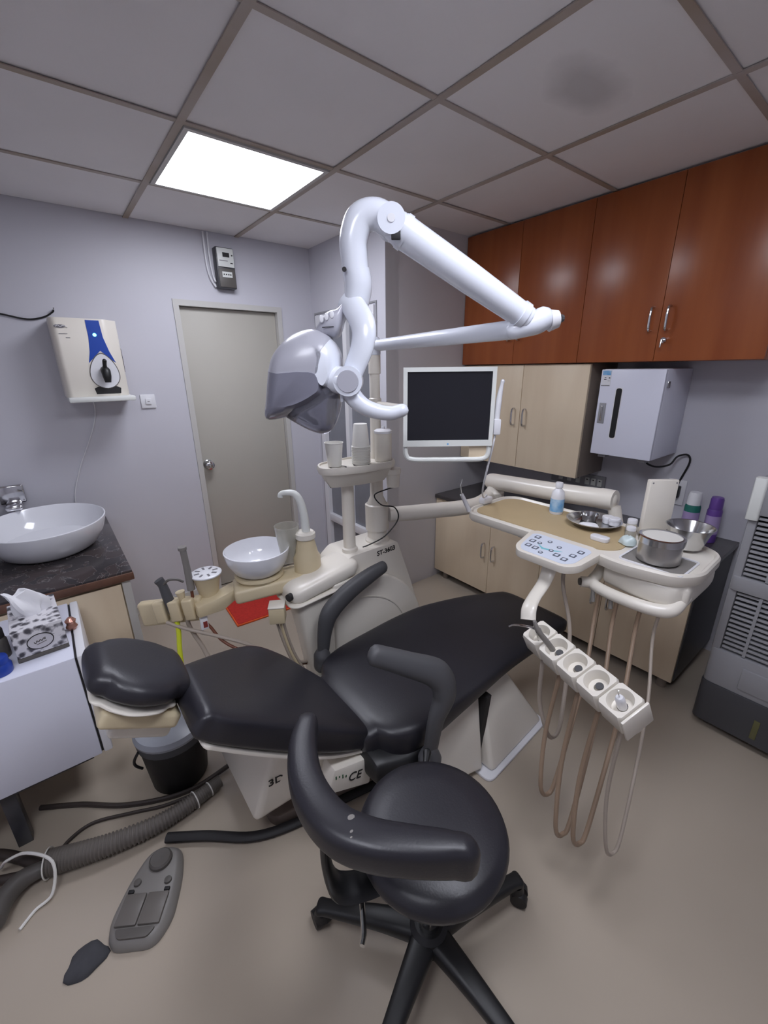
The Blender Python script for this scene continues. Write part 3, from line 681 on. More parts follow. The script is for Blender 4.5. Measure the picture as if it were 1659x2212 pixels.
def chair():
    t = thing('dental_chair', 'black padded reclining dental chair on a cream base', 'dental chair', (0.9, 1.03, 0))
    # seat and leg rest: one long pad
    st = []
    for x, a, b, z, th in ((0.63, 0.85, 1.215, 0.412, 0.062), (0.67, 0.80, 1.275, 0.418, 0.068), (0.76, 0.768, 1.31, 0.424, 0.064), (0.95, 0.766, 1.318, 0.43, 0.05), (1.1, 0.772, 1.318, 0.435, 0.044), (1.25, 0.778, 1.30, 0.44, 0.04), (1.45, 0.770, 1.22, 0.452, 0.038), (1.60, 0.765, 1.13, 0.46, 0.035)):
        st.append((V((x, (a + b) / 2, z - th)), V((0, (b - a) / 2, 0)), V((0, 0, th))))
    link('seat', slab(st, 5.0, 44, 6, 0.05), M_leather, t, 60)
    st = [(V((x, c, z)), V((0, h, 0)), V((0, 0, 0.02))) for x, c, h, z in ((0.66, 1.03, 0.20, 0.285), (0.85, 1.04, 0.22, 0.305), (1.05, 1.045, 0.22, 0.335), (1.25, 1.04, 0.21, 0.352), (1.45, 1.0, 0.17, 0.368), (1.56, 0.95, 0.13, 0.382))]
    link('seat_shell', slab(st, 4.0, 36, 4, 0.03), M_cream, t)
    # backrest, rising towards the head
    d = V((-0.80, 0, 0.60)).normalized(); nr = V((0.60, 0, 0.80)).normalized()
    st = []; sh = []
    for s, a, b, th in ((-0.01, 0.872, 1.19, 0.04), (0.05, 0.870, 1.27, 0.046), (0.12, 0.868, 1.355, 0.05), (0.22, 0.868, 1.385, 0.052), (0.33, 0.868, 1.325, 0.05), (0.44, 0.868, 1.24, 0.046), (0.53, 0.870, 1.165, 0.042), (0.57, 0.878, 1.13, 0.040)):
        c, h = (a + b) / 2, (b - a) / 2
        p = V((0.625, c, 0.40)) + d * s
        st.append((p - nr * th, V((0, h, 0)), nr * th))
        if s < 0.56: sh.append((p - nr * (2 * th + 0.004), V((0, h - 0.008, 0)), nr * 0.012))
    link('backrest', slab(st, 6.0, 52, 6, 0.03), M_leather, t, 60)
    link('back_shell', slab(sh, 4.0, 40, 6, 0.03), M_cream, t)
    # headrest
    hc = V((0.625, 1.10, 0.40)) + d * 0.715
    hd = V((-0.86, 0, 0.52)).normalized(); hn = V((0.52, 0, 0.86)).normalized()
    st = []
    sh = []
    for s, h in ((-0.095, 0.10), (-0.06, 0.128), (0, 0.138), (0.045, 0.12), (0.07, 0.095)):
        st.append((hc + hd * s - hn * 0.035, V((0, h, 0)), hn * 0.036)); sh.append((hc + hd * s * 0.95 - hn * 0.078, V((0, h * 0.95, 0)), hn * 0.009))
    h_ = link('headrest', slab(st, 3.0, 40, 6, 0.035), M_leather, t, 60)
    link('headrest_shell', slab(sh, 3.0, 36, 5, 0.02), M_cream, h_)
    g = hc - hn * 0.115
    m = frame_mtx(g, hd, (0, 1, 0))
    link('headrest_slide', box((-0.13, -0.10, -0.022), (0.055, 0.09, 0.022), 0.012, 3, mtx=m), M_beige, t)
    m2 = frame_mtx(g - hn * 0.05 - hd * 0.05, hd, (0, 1, 0))
    link('headrest_lever', box((-0.09, -0.06, -0.026), (0.06, 0.075, 0.026), 0.014, 3, mtx=m2), M_cream, t)
    link('headrest_bar', box((-0.30, -0.035, -0.012), (-0.05, 0.035, 0.004), 0.004, mtx=frame_mtx(g, hd, (0, 1, 0))), M_steel, t)
    # lift housing under the back: tapered box
    bm = BM()
    b = [(0.25, 1.02, 0.125), (0.72, 1.02, 0.125), (0.72, 1.38, 0.125), (0.25, 1.38, 0.125)]
    tp = [(0.33, 0.99, 0.40), (0.72, 0.90, 0.30), (0.72, 1.32, 0.30), (0.33, 1.30, 0.40)]
    rings(bm, [[V(p) for p in b], [V(p) for p in tp]])
    bmesh.ops.bevel(bm, geom=bm.edges[:], offset=0.022, segments=3, profile=0.5, affect='EDGES', clamp_overlap=True)
    lh = link('lift_housing', bm, M_cream, t)
    link('housing_letters', text_bm('3D', 0.042, (0.330, 0.9955, 0.285), (1, -0.1, 0), (0, -0.12, 1), 0.0006, 0.0006), M_ink, lh)
    link('base_plate', prism(round_poly([(0.32, 1.06), (1.35, 0.82), (1.35, 1.30), (0.32, 1.34)], 0.04), 0.0, 0.045, 'xy', 0.004), mat('base_plate_brown', (104, 92, 84), 0.5), t)
    link('lift_column', box((0.45, 1.06, 0.045), (0.7, 1.32, 0.14), 0.01), mat('base_plate_brown', (104, 92, 84), 0.5), t)
    link('cable_strip', tube([(0.02, 1.25, 0.016), (0.13, 1.17, 0.016), (0.25, 1.07, 0.016), (0.38, 1.02, 0.016), (0.55, 0.99, 0.016), (0.75, 0.95, 0.016)], 0.017, 10, 6, flat=((0, 0, 1), 0.7)), M_ink, t)
    # side panel under the seat with a small certification print
    sp = link('side_panel', prism([(0.44, 0.265), (0.60, 0.19), (0.62, 0.30), (0.47, 0.345)], 0.862, 0.93, 'xz', 0.008), M_cream, t)
    link('side_panel_print', text_bm('CE', 0.045, (0.542, 0.8605, 0.272), (1, 0, -0.35), (0, 0, 1)), M_ink, sp)
    for a, b, c in ((0.472, 0.315, 0.012), (0.484, 0.311, 0.006), (0.496, 0.304, 0.014), (0.508, 0.296, 0.007)):
        link('side_panel_mark', box((a - 0.002, 0.8605, b - c / 2), (a + 0.002, 0.863, b + c / 2)), mat('print_green', (60, 100, 70), 0.6), sp)
    # hip block in black at the joint
    st = [(V((x, 1.02, z)), V((0, h, 0)), V((0, 0, 0.055))) for x, h, z in ((0.60, 0.225, 0.285), (0.70, 0.255, 0.275), (0.78, 0.255, 0.285))]
    link('hip_block', slab(st, 5, 32, 4, 0.02), M_black, t)
    # foot side base: two cream covers parted by a dark joint
    def cover(name, bot, top, z0, z1, bev):
        bm = BM(); rings(bm, [[V((x, y, z0)) for x, y in bot], [V((x, y, z)) for x, y, z in top]])
        bmesh.ops.bevel(bm, geom=bm.edges[:], offset=bev, segments=3, profile=0.5, affect='EDGES', clamp_overlap=True)
        return link(name, bm, M_cream, t)
    cover('front_cover', [(1.075, 0.705), (1.47, 0.735), (1.50, 1.28), (1.075, 1.33)], [(1.12, 0.83, 0.335), (1.30, 0.84, 0.315), (1.30, 1.22, 0.315), (1.12, 1.24, 0.335)], 0.012, 0.33, 0.02)
    cover('rear_cover', [(0.80, 0.80), (1.055, 0.735), (1.055, 1.31), (0.80, 1.28)], [(0.82, 0.82, 0.285), (1.098, 0.815, 0.325), (1.098, 1.24, 0.325), (0.82, 1.24, 0.285)], 0.03, 0.3, 0.012)
    link('cover_joint', prism([(1.05, 0.02), (1.08, 0.02), (1.122, 0.325), (1.094, 0.325)], 0.775, 1.25, 'xz'), M_ink, t)
    link('foot_skirt', prism(round_poly([(1.04, 0.69), (1.48, 0.722), (1.515, 1.29), (1.04, 1.345)], 0.04), 0.0, 0.014, 'xy', 0.004), M_white, t)
    # armrests
    a1 = link('armrest', tube([(0.742, 0.722, 0.36), (0.762, 0.722, 0.47), (0.80, 0.725, 0.55), (0.785, 0.745, 0.62), (0.70, 0.785, 0.675), (0.61, 0.83, 0.725)], [0.026, 0.031, 0.044, 0.046, 0.038, 0.032], 18, 7, dome=True, flat=((0, 1, 0), 0.72)), M_armgrey, t, 60)
    link('arm_pivot', tube([(0.738, 0.722, 0.285), (0.740, 0.722, 0.335), (0.742, 0.722, 0.37)], [0.036, 0.038, 0.022], 18, 5, dome=True), M_armgrey, t, 60)
    a2 = link('armrest', tube([(0.70, 1.320, 0.40), (0.715, 1.320, 0.50), (0.745, 1.320, 0.575), (0.83, 1.320, 0.635), (0.94, 1.320, 0.675), (1.02, 1.320, 0.695)], [0.026, 0.033, 0.042, 0.042, 0.037, 0.030], 18, 7, dome=True, flat=((0, 1, 0), 0.72)), M_armgrey, t, 60)
    link('arm_pivot', tube([(0.69, 1.320, 0.345), (0.695, 1.320, 0.39), (0.70, 1.320, 0.42)], [0.034, 0.036, 0.022], 18, 5, dome=True), M_armgrey, t, 60)
chair()

# ------------------------------------------------------------------ dental unit beside the chair (tower, spittoon, cup shelf)
def unit():
    t = thing('dental_unit', 'cream dental side unit with posts and spittoon arm', 'dental unit', (1.0, 1.52, 0))
    tw = link('tower', prism(round_poly([(0.87, 0.0), (1.36, 0.0), (1.34, 0.30), (1.275, 0.50), (1.185, 0.745), (0.915, 0.742), (0.862, 0.70), (0.85, 0.66)], 0.02), 1.415, 1.60, 'xz', 0.018, 3), M_cream, t)
    link('model_lettering', text_bm('ST-3603', 0.032, (1.115, 1.4135, 0.715), (1, 0, 0.04), (0, 0, 1), 0.0008, 0.0003), M_ink, tw)
    # round shouldered front body
    arc = [(0.80, 0.06), (1.345, 0.06)] + [(0.90 + 0.42 * math.cos(a), 0.24 + 0.42 * math.sin(a)) for a in [math.radians(8 + 84 * i / 14) for i in range(15)]] + [(0.80, 0.66)]
    link('front_body', prism(arc, 1.372, 1.43, 'xz', 0.012, 3), M_cream, t)
    bm = BM()
    rs = []
    for rr, yy in ((0.315, 1.374), (0.315, 1.3685), (0.309, 1.3685), (0.309, 1.374)):
        rs.append([V((0.90 + rr * math.cos(math.radians(5 + 80 * i / 20)), yy, 0.24 + rr * math.sin(math.radians(5 + 80 * i / 20)))) for i in range(21)])
    rings(bm, rs, cap=False, closed=False); link('body_bead', bm, M_cream, t)
    # side box with an overhanging lid
    st = [(V((x, 1.462, z)), V((0, 0.09, 0)), V((0, 0, 0.04))) for x, z in ((0.66, 0.655), (0.76, 0.672), (0.90, 0.695))]
    lid = link('side_box_lid', slab(st, 3.4, 32, 4, 0.045), M_cream, t, 60)
    st = [(V((x, 1.462, z)), V((0, 0.097, 0)), V((0, 0, 0.010))) for x, z in ((0.65, 0.618), (0.76, 0.628), (0.90, 0.64))]
    link('lid_lip', slab(st, 3.0, 32, 4, 0.045), M_cream, lid, 60)
    link('lid_socket', tube([(0.622, 1.41, 0.655), (0.605, 1.404, 0.655)], 0.016, 14, 1), M_ink, lid)
    bm = BM()
    rings(bm, [[V((x, y, 0.61)) for x, y in round_poly([(0.635, 1.385), (0.88, 1.385), (0.88, 1.52), (0.635, 1.52)], 0.05)], [V((x, y, 0.45)) for x, y in round_poly([(0.66, 1.39), (0.88, 1.39), (0.88, 1.51), (0.66, 1.51)], 0.045)], [V((x, y, 0.08)) for x, y in round_poly([(0.71, 1.395), (0.88, 1.395), (0.88, 1.50), (0.71, 1.50)], 0.04)]])
    link('side_box', bm, M_cream, t)
    # posts
    link('post', lathe([(0, 0.735), (0.036, 0.735), (0.036, 0.756), (0.028, 0.762), (0.027, 1.07), (0, 1.07)], (0.953, 1.475, 0), 24), M_cream, t)
    p2 = (1.122, 1.49, 0)
    link('post', lathe([(0, 0.735), (0.058, 0.735), (0.058, 0.752), (0.047, 0.765), (0.046, 0.93), (0.030, 0.965), (0.029, 1.16), (0.024, 1.17), (0.023, 1.35), (0.027, 1.352), (0.027, 1.40), (0.022, 1.404), (0.0215, 1.50), (0.0255, 1.502), (0.0255, 1.575), (0, 1.575)], p2, 28), M_beige if False else M_cream, t)
    single('thin_cable', tube([(1.18, 1.40, 1.02), (1.125, 1.43, 1.005), (1.075, 1.445, 0.985), (1.10, 1.425, 0.94), (1.16, 1.405, 0.92), (1.175, 1.40, 0.86), (1.11, 1.415, 0.79), (1.03, 1.432, 0.762), (1.0, 1.44, 0.756)], 0.003, 8, 6), M_black, 'thin black cable looped around the thick post of the dental unit', 'cable')
    # cup shelf
    poly = round_poly([(0.80, 1.43), (0.86, 1.385), (1.0, 1.355), (1.12, 1.36), (1.155, 1.40), (1.16, 1.53), (1.0, 1.56), (0.84, 1.53)], 0.045, 5)
    bm = BM()
    rings(bm, [[V((*p, z)) for p in q] for q, z in ((offset_poly(poly, -0.045), 1.06), (offset_poly(poly, -0.018), 1.095), (offset_poly(poly, -0.008), 1.118), (poly, 1.122), (offset_poly(poly, 0.004), 1.135), (poly, 1.15), (offset_poly(poly, -0.007), 1.15), (offset_poly(poly, -0.01), 1.143))])
    sh = link('cup_shelf', bm, M_cream, t)
    for x, y in ((0.885, 1.43), (0.985, 1.41)):
        bm = BM(); rings(bm, [[V((x + r * math.cos(i * math.pi / 12), y + r * math.sin(i * math.pi / 12), z)) for i in range(24)] for r, z in ((0.034, 1.1432), (0.034, 1.1445), (0.029, 1.1445), (0.029, 1.1432))], cap=False)
        link('cup_hole', bm, M_ink, sh)
    link('jar_bracket', lathe([(0, 0.0), (0.028, 0.0), (0.03, 0.055), (0.034, 0.06), (0.034, 0.08), (0, 0.08)], (1.135, 1.385, 1.03), 24), M_cream, t)
    # spittoon arm: beige platform
    m = frame_mtx((0.60, 1.56, 0.665), (0.90, -0.26, 0.06), (0.2, 0.9, 0))
    link('spittoon_arm', box((-0.15, -0.075, -0.03), (0.235, 0.06, 0.03), 0.014, 3, mtx=m), M_beige, t)
    bw = link('spittoon_bowl', lathe([(0, 0.0), (0.07, 0.0), (0.1, 0.022), (0.124, 0.065), (0.133, 0.105), (0.133, 0.11), (0.129, 0.112), (0.127, 0.108), (0.116, 0.066), (0.09, 0.03), (0.05, 0.014), (0, 0.012)], (0.568, 1.59, 0.71), 44), M_ceramic, t)
    link('bowl_collar', lathe([(0, 0), (0.085, 0), (0.102, 0.02), (0.1, 0.03), (0, 0.03)], (0.568, 1.59, 0.685), 36), M_beige, t)
    link('bowl_strainer', lathe([(0, 0), (0.022, 0), (0.02, 0.004), (0, 0.004)], (0.568, 1.59, 0.7222), 20), M_steel, bw)
    link('filler_base', lathe([(0, 0.0), (0.058, 0.0), (0.058, 0.07), (0.048, 0.09), (0.038, 0.14), (0.033, 0.152), (0, 0.152)], (0.752, 1.505, 0.69), 32, 1, 1), M_beige, t)
    link('filler_head', lathe([(0, 0.0), (0.036, 0.0), (0.042, 0.006), (0.042, 0.026), (0.034, 0.034), (0, 0.034)], (0.752, 1.505, 0.843), 28), M_cream, t)
    link('filler_spout', tube([(0.755, 1.503, 0.875), (0.752, 1.505, 0.95), (0.742, 1.512, 1.01), (0.725, 1.522, 1.042), (0.70, 1.538, 1.048), (0.68, 1.55, 1.043), (0.676, 1.552, 1.03)], [0.018, 0.017, 0.016, 0.014, 0.012, 0.011, 0.011], 14, 6), M_silver, t)
    bm = BM(); c = V((0.695, 1.56, 0))
    rings(bm, [[c + V((r * math.cos(i * math.pi / 18), r * math.sin(i * math.pi / 18), z)) for i in range(36)] for r, z in ((0.030, 0.735), (0.046, 0.85), (0.052, 0.90), (0.049, 0.90), (0.043, 0.85), (0.028, 0.74))], cap=False)
    link('cup_holder', bm, M_clear, t)
    # suction holder
    m = frame_mtx((0.255, 1.68, 0.625), (0.80, -0.60, 0.1), (0.6, 0.8, 0))
    link('holder_bar', box((-0.155, -0.02, -0.07), (0.10, 0.02, 0.035), 0.012, 3, mtx=m), M_beige, t)
    for x in (-0.055, 0.005, 0.06):
        link('holder_block', box((x - 0.022, -0.05, -0.045), (x + 0.022, -0.018, 0.045), 0.008, 3, mtx=m), M_beige, t)
    link('holder_bracket', prism([(0.30, 0.60), (0.40, 0.60), (0.50, 0.655), (0.50, 0.69), (0.38, 0.66), (0.30, 0.65)], 1.57, 1.64, 'xz', 0.008), M_beige, t)
    cp = link('filter_cup', lathe([(0, 0), (0.035, 0), (0.05, 0.08), (0.058, 0.10), (0, 0.10)], (0.37, 1.645, 0.645), 28), M_beige, t)
    cap = link('filter_cap', lathe([(0, 0), (0.06, 0), (0.06, 0.005), (0.055, 0.008), (0, 0.008)], (0.37, 1.645, 0.7455), 32), M_white, t)
    for i in range(8):
        a = i * math.pi / 4; r = 0.036
        mm = Matrix.Translation((0.37 + r * math.cos(a), 1.645 + r * math.sin(a), 0.7542)) @ Matrix.Rotation(a, 4, 'Z')
        link('slot', box((-0.01, -0.004, -0.001), (0.01, 0.004, 0.0008), mtx=mm), M_greyink, cap)
    link('suction_valve', tube([(0.205, 1.69, 0.755), (0.215, 1.685, 0.73), (0.222, 1.672, 0.68), (0.232, 1.66, 0.62), (0.236, 1.655, 0.585)], [0.018, 0.016, 0.019, 0.019, 0.012], 14, 5), M_armgrey, t)
    link('syringe_tip', tube([(0.215, 1.675, 0.735), (0.235, 1.668, 0.752), (0.262, 1.66, 0.75), (0.285, 1.652, 0.735)], 0.005, 8, 5), M_greyabs2, t)
    link('saliva_ejector', tube([(0.30, 1.642, 0.882), (0.303, 1.64, 0.80), (0.305, 1.638, 0.70)], [0.012, 0.0125, 0.015], 14, 4), M_greyabs, t)
    link('ejector_lip', tube([(0.2995, 1.642, 0.872), (0.2993, 1.642, 0.884)], 0.016, 14, 1), M_greyabs, t)
    link('suction_nozzle', tube([(0.265, 1.65, 0.70), (0.268, 1.648, 0.67), (0.272, 1.644, 0.60)], [0.018, 0.012, 0.011], 12, 4), M_beige, t)
    link('yellow_tube', tube([(0.236, 1.655, 0.588), (0.232, 1.64, 0.53), (0.222, 1.625, 0.47), (0.215, 1.61, 0.40)], 0.0095, 10, 5), M_yellow, t)
    link('suction_tube', tube([(0.272, 1.644, 0.60), (0.275, 1.64, 0.54), (0.30, 1.61, 0.46), (0.335, 1.57, 0.36), (0.45, 1.50, 0.24), (0.62, 1.45, 0.2), (0.74, 1.45, 0.2)], 0.0085, 10, 6), M_hose, t)
    link('suction_tube', tube([(0.20, 1.665, 0.58), (0.25, 1.63, 0.55), (0.36, 1.56, 0.50), (0.45, 1.49, 0.46), (0.56, 1.45, 0.36), (0.66, 1.44, 0.3), (0.74, 1.45, 0.28)], 0.0075, 10, 6), M_hose, t)
    link('stained_tube', tube([(0.305, 1.638, 0.70), (0.305, 1.63, 0.64), (0.315, 1.61, 0.58), (0.34, 1.59, 0.54), (0.37, 1.55, 0.48), (0.43, 1.50, 0.43), (0.56, 1.46, 0.33), (0.74, 1.45, 0.25)], 0.006, 10, 6), M_brownstain, t)
    tg = link('tube_tag', box((0.306, 1.585, 0.535), (0.336, 1.595, 0.595), 0.004), M_white, t)
    link('tag_print', box((0.316, 1.5842, 0.545), (0.332, 1.5855, 0.572)), mat('tag_red', (130, 50, 46), 0.6), tg)
    # switch box on tubes
    m = frame_mtx((0.563, 1.425, 0.60), (0.85, -0.5, 0), (0.5, 0.85, 0))
    link('switch_box', box((-0.031, -0.031, -0.04), (0.031, 0.031, 0.03), 0.005, 2, mtx=m), M_beige, t)
    link('switch_box_lid', box((-0.032, -0.032, 0.0305), (0.032, 0.032, 0.036), 0.002, mtx=m), M_cream, t)
    for i, dx in enumerate((-0.012, 0.0, 0.012)):
        link('box_tube', tube([(0.568 + dx, 1.425 - dx * 0.4, 0.562), (0.585 + dx, 1.42, 0.46), (0.61 + dx, 1.415, 0.36), (0.66 + dx, 1.41, 0.24), (0.73, 1.42, 0.16 + 0.02 * i)], 0.0055, 8, 5), M_hose if i != 1 else M_beige, t)
unit()
def cup(x, y, z, inv, label, group=None):
    t_ = 0.0005
    if not inv:
        prof = [(0, 0.002), (0.026, 0.002), (0.0262, 0), (0.028, 0.004), (0.0365, 0.094), (0.0385, 0.095), (0.0385, 0.098), (0.036, 0.098), (0.0275, 0.008), (0, 0.007)]
    else:
        prof = [(0.0396, 0), (0.0396, 0.0024), (0.0366, 0.0028), (0.028, 0.092), (0.027, 0.094), (0, 0.0935), (0, 0.0915), (0.0277, 0.0915), (0.03635, 0.003), (0.0366, 0.0), (0.0396, 0)]
    return single('paper_cup', lathe(prof, (x, y, z), 30, cap=not inv), M_paper, label, 'cup', group)
cup(0.883, 1.455, 1.1450, False, 'single white paper cup standing upright on the cup shelf')
n = 12
ORD = ['', 'second', 'third', 'fourth', 'fifth', 'sixth', 'seventh', 'eighth', 'ninth', 'tenth', 'eleventh']
for i in range(n):
    lab = ('%s upside down white paper cup from the bottom of the stack' % ORD[i]) if 0 < i < n - 1 else ('topmost upside down white paper cup of the stack' if i else 'lowest upside down white paper cup of the stack')
    cup(1.0, 1.432, 1.1450 + i * 0.0064, True, lab, 'stacked paper cups')
def lidded_jar():
    x, y, z = 1.105, 1.415, 1.1450
    t = thing('canister', 'cream lidded canister on the cup shelf beside the cup stack', 'canister', (x, y, z))
    link('body', lathe([(0, 0), (0.036, 0), (0.037, 0.004), (0.036, 0.118), (0, 0.118)], (x, y, z), 30), M_cream, t)
    link('lid', lathe([(0, 0.1185), (0.038, 0.1185), (0.039, 0.128), (0.03, 0.134), (0.008, 0.136), (0.007, 0.146), (0, 0.148)], (x, y, z), 30), M_white, t)
lidded_jar()

# ------------------------------------------------------------------ operating lamp
RX, FX, UZ = V((0.788, -0.616, 0)), V((0.616, 0.788, 0)), V((0, 0, 1))
def lamp():
    t = thing('operating_lamp', 'white jointed dental operating lamp with a grey hooded head', 'lamp', (1.122, 1.49, 1.575))
    A = M_lampwhite
    piv = V((1.122, 1.49, 0))
    link('swivel', lathe([(0, 1.576), (0.0255, 1.576), (0.0265, 1.585), (0.0265, 1.635), (0.018, 1.645), (0, 1.645)], piv, 24), A, t)
    E0, E1 = V((1.122, 1.485, 1.612)), V((1.152, 0.825, 1.628))
    link('lower_arm', tube([E0, E0.lerp(E1, 0.5), E1], [0.022, 0.026, 0.028], 20, 6, dome=False), A, t, 60)
    el = V((1.185, 0.785, 1.642))
    link('elbow', tube([E1 - (el - E1) * 0.1, el, el + V((0.018, -0.012, 0.012))], [0.027, 0.032, 0.034], 20, 5, dome=True), A, t, 60)
    link('elbow_cap', tube([el + V((0.035, -0.024, 0.008)), el + V((0.056, -0.04, 0.012))], [0.031, 0.024], 20, 1), M_white, t)
    link('elbow_slot', tube([el + V((0.05, -0.05, 0.012)), el + V((0.058, -0.054, 0.013))], [0.012, 0.010], 10, 1), M_armgrey, t)
    U0, U1 = V((1.168, 0.80, 1.655)), V((0.842, 0.994, 1.872))
    link('upper_arm', tube([U0, U0.lerp(U1, 0.5), U1], [0.034, 0.040, 0.042], 24, 6), A, t, 60)
    dd = (U1 - U0).normalized()
    link('arm_band', tube([U0 + dd * 0.012, U0 + dd * 0.03], 0.0385, 24, 1), A, t)
    link('arm_band', tube([U1 - dd * 0.02, U1 - dd * 0.004], 0.0445, 24, 1), A, t)
    kn = V((0.822, 1.008, 1.887))
    link('knuckle', tube([kn - FX * 0.040, kn + FX * 0.040], [0.036, 0.036], 28, 1), A, t)
    link('knuckle_disc', tube([kn - FX * 0.040, kn - FX * 0.0425], 0.010, 20, 1), M_white, t)
    link('knuckle_neck', tube([U1 - dd * 0.02, U1 + dd * 0.01], [0.0415, 0.040], 24, 1, dome=True), A, t)
    link('knuckle_slot', box((-0.012, -0.006, -0.012), (0.012, 0.004, 0.012), 0.002, mtx=frame_mtx(kn - FX * 0.034 - UZ * 0.036 + RX * 0.012, RX, FX)), M_ink, t)
    link('gooseneck', tube([kn, (0.790, 1.033, 1.906), (0.758, 1.058, 1.895), (0.743, 1.07, 1.85), (0.743, 1.07, 1.81), (0.746, 1.067, 1.765)], [0.038, 0.038, 0.039, 0.038, 0.037, 0.036], 24, 7), A, t, 60)
    link('neck_sleeve', tube([(0.746, 1.067, 1.775), (0.750, 1.064, 1.74), (0.745, 1.068, 1.70), (0.735, 1.077, 1.672)], [0.038, 0.0385, 0.036, 0.031], 24, 6), M_lampgrey if False else A, t, 60)
    O = V((0.664, 1.131, 1.479)); kx, kz = 0.00136, 0.00129
    def P(a, b, f=0.0): return O + RX * ((a - 700) * kx) + UZ * ((830 - b) * kz) + FX * f
    link('screw', tube([P(755, 603, -0.036), P(755, 603, -0.04)], 0.006, 12, 1), M_ink, t)
    # yoke from the neck to the near hub
    link('yoke', tube([P(752, 655), P(772, 675, -0.03), P(790, 712, -0.055), P(787, 752, -0.065), P(770, 795, -0.065), P(757, 822, -0.06)], [0.028, 0.034, 0.036, 0.034, 0.032, 0.030], 20, 7, flat=((0.616, 0.788, 0), 0.55)), A, t, 60)
    cpn = link('control_panel', slab([(P(752, 672, 0.0), RX * 0.004 + FX * 0.02, UZ * 0.02), (P(737, 700, 0.01), FX * 0.05, UZ * 0.036), (P(714, 706, 0.015), FX * 0.055, UZ * 0.034), (P(690, 724, 0.02), FX * 0.045, UZ * 0.02)], 3, 28, 4, 0.01), M_lampgrey, t, 60)
    for i, (a, b) in enumerate(((706, 696), (716, 692), (727, 688))):
        link('panel_button', lathe([(0, 0.004), (0.005, 0.003), (0.006, 0), (0, 0)], mtx=frame_mtx(P(a, b, -0.0425), RX, UZ), sy=1.7, n=16), M_white, cpn)
    link('panel_print', box((-0.016, -0.001, -0.001), (0.016, 0.001, 0.001), mtx=frame_mtx(P(718, 712, -0.043), RX * 1 + UZ * 0.05, FX)), M_ink, cpn)
    # head shells: profile in the r-z plane, rounded over the depth
    def shell(name, prof, m, half, f0=0.0, seg=10, pinch=0.35, k=4):
        pts = [V((a, b, 0)) for a, b in prof]
        pts = catmull(pts + [pts[0]], k)[:-1]
        cx, cy = 672, 815
        bm = BM(); rs = []
        for i in range(seg + 1):
            u = -1 + 2 * i / seg; s = 1 - pinch * abs(u) ** 3.2
            rs.append([P(cx + (p.x - cx) * s, cy + (p.y - cy) * s, f0 + half * u) for p in pts])
        rings(bm, rs); return link(name, bm, m, t, 50)
    shell('hood', [(586, 800), (598, 768), (622, 740), (650, 722), (682, 714), (708, 722), (724, 738), (716, 770), (704, 802), (660, 796), (622, 797)], M_lampgrey, 0.10)
    shell('hood_side', [(706, 722), (724, 736), (740, 765), (740, 812), (722, 838), (702, 806), (712, 760)], A, 0.10)
    shell('visor', [(586, 800), (622, 797), (660, 796), (702, 803), (710, 848), (690, 868), (650, 890), (612, 902), (572, 904), (576, 860)], M_visor, 0.102)
    shell('clear_shield', [(616, 902), (650, 891), (690, 869), (712, 850), (735, 836), (735, 880), (720, 924), (697, 941), (665, 932), (634, 914)], M_visor2, 0.085, pinch=0.3)
    link('hub_stub', tube([P(706, 815, -0.05), P(735, 820, -0.062), P(758, 822, -0.064)], [0.034, 0.038, 0.038], 20, 3), A, t, 60)
    link('hub', tube([P(757, 822, -0.02), P(757, 822, -0.098)], 0.040, 28, 1, dome=False), A, t)
    link('hub_cap', tube([P(757, 822, -0.098), P(757, 822, -0.102)], [0.030, 0.029], 28, 1), M_lampgrey, t)
    link('handle', tube([P(755, 828, -0.05), P(763, 852, -0.055), P(785, 875, -0.06), P(815, 888, -0.06), P(845, 892, -0.06), P(868, 886, -0.06)], [0.032, 0.027, 0.024, 0.022, 0.02, 0.019], 20, 7, dome=True), A, t, 60)
    link('visor_knob', tube([P(742, 842, -0.07), P(742, 866, -0.07)], [0.006, 0.004], 10, 1), A, t)
lamp()

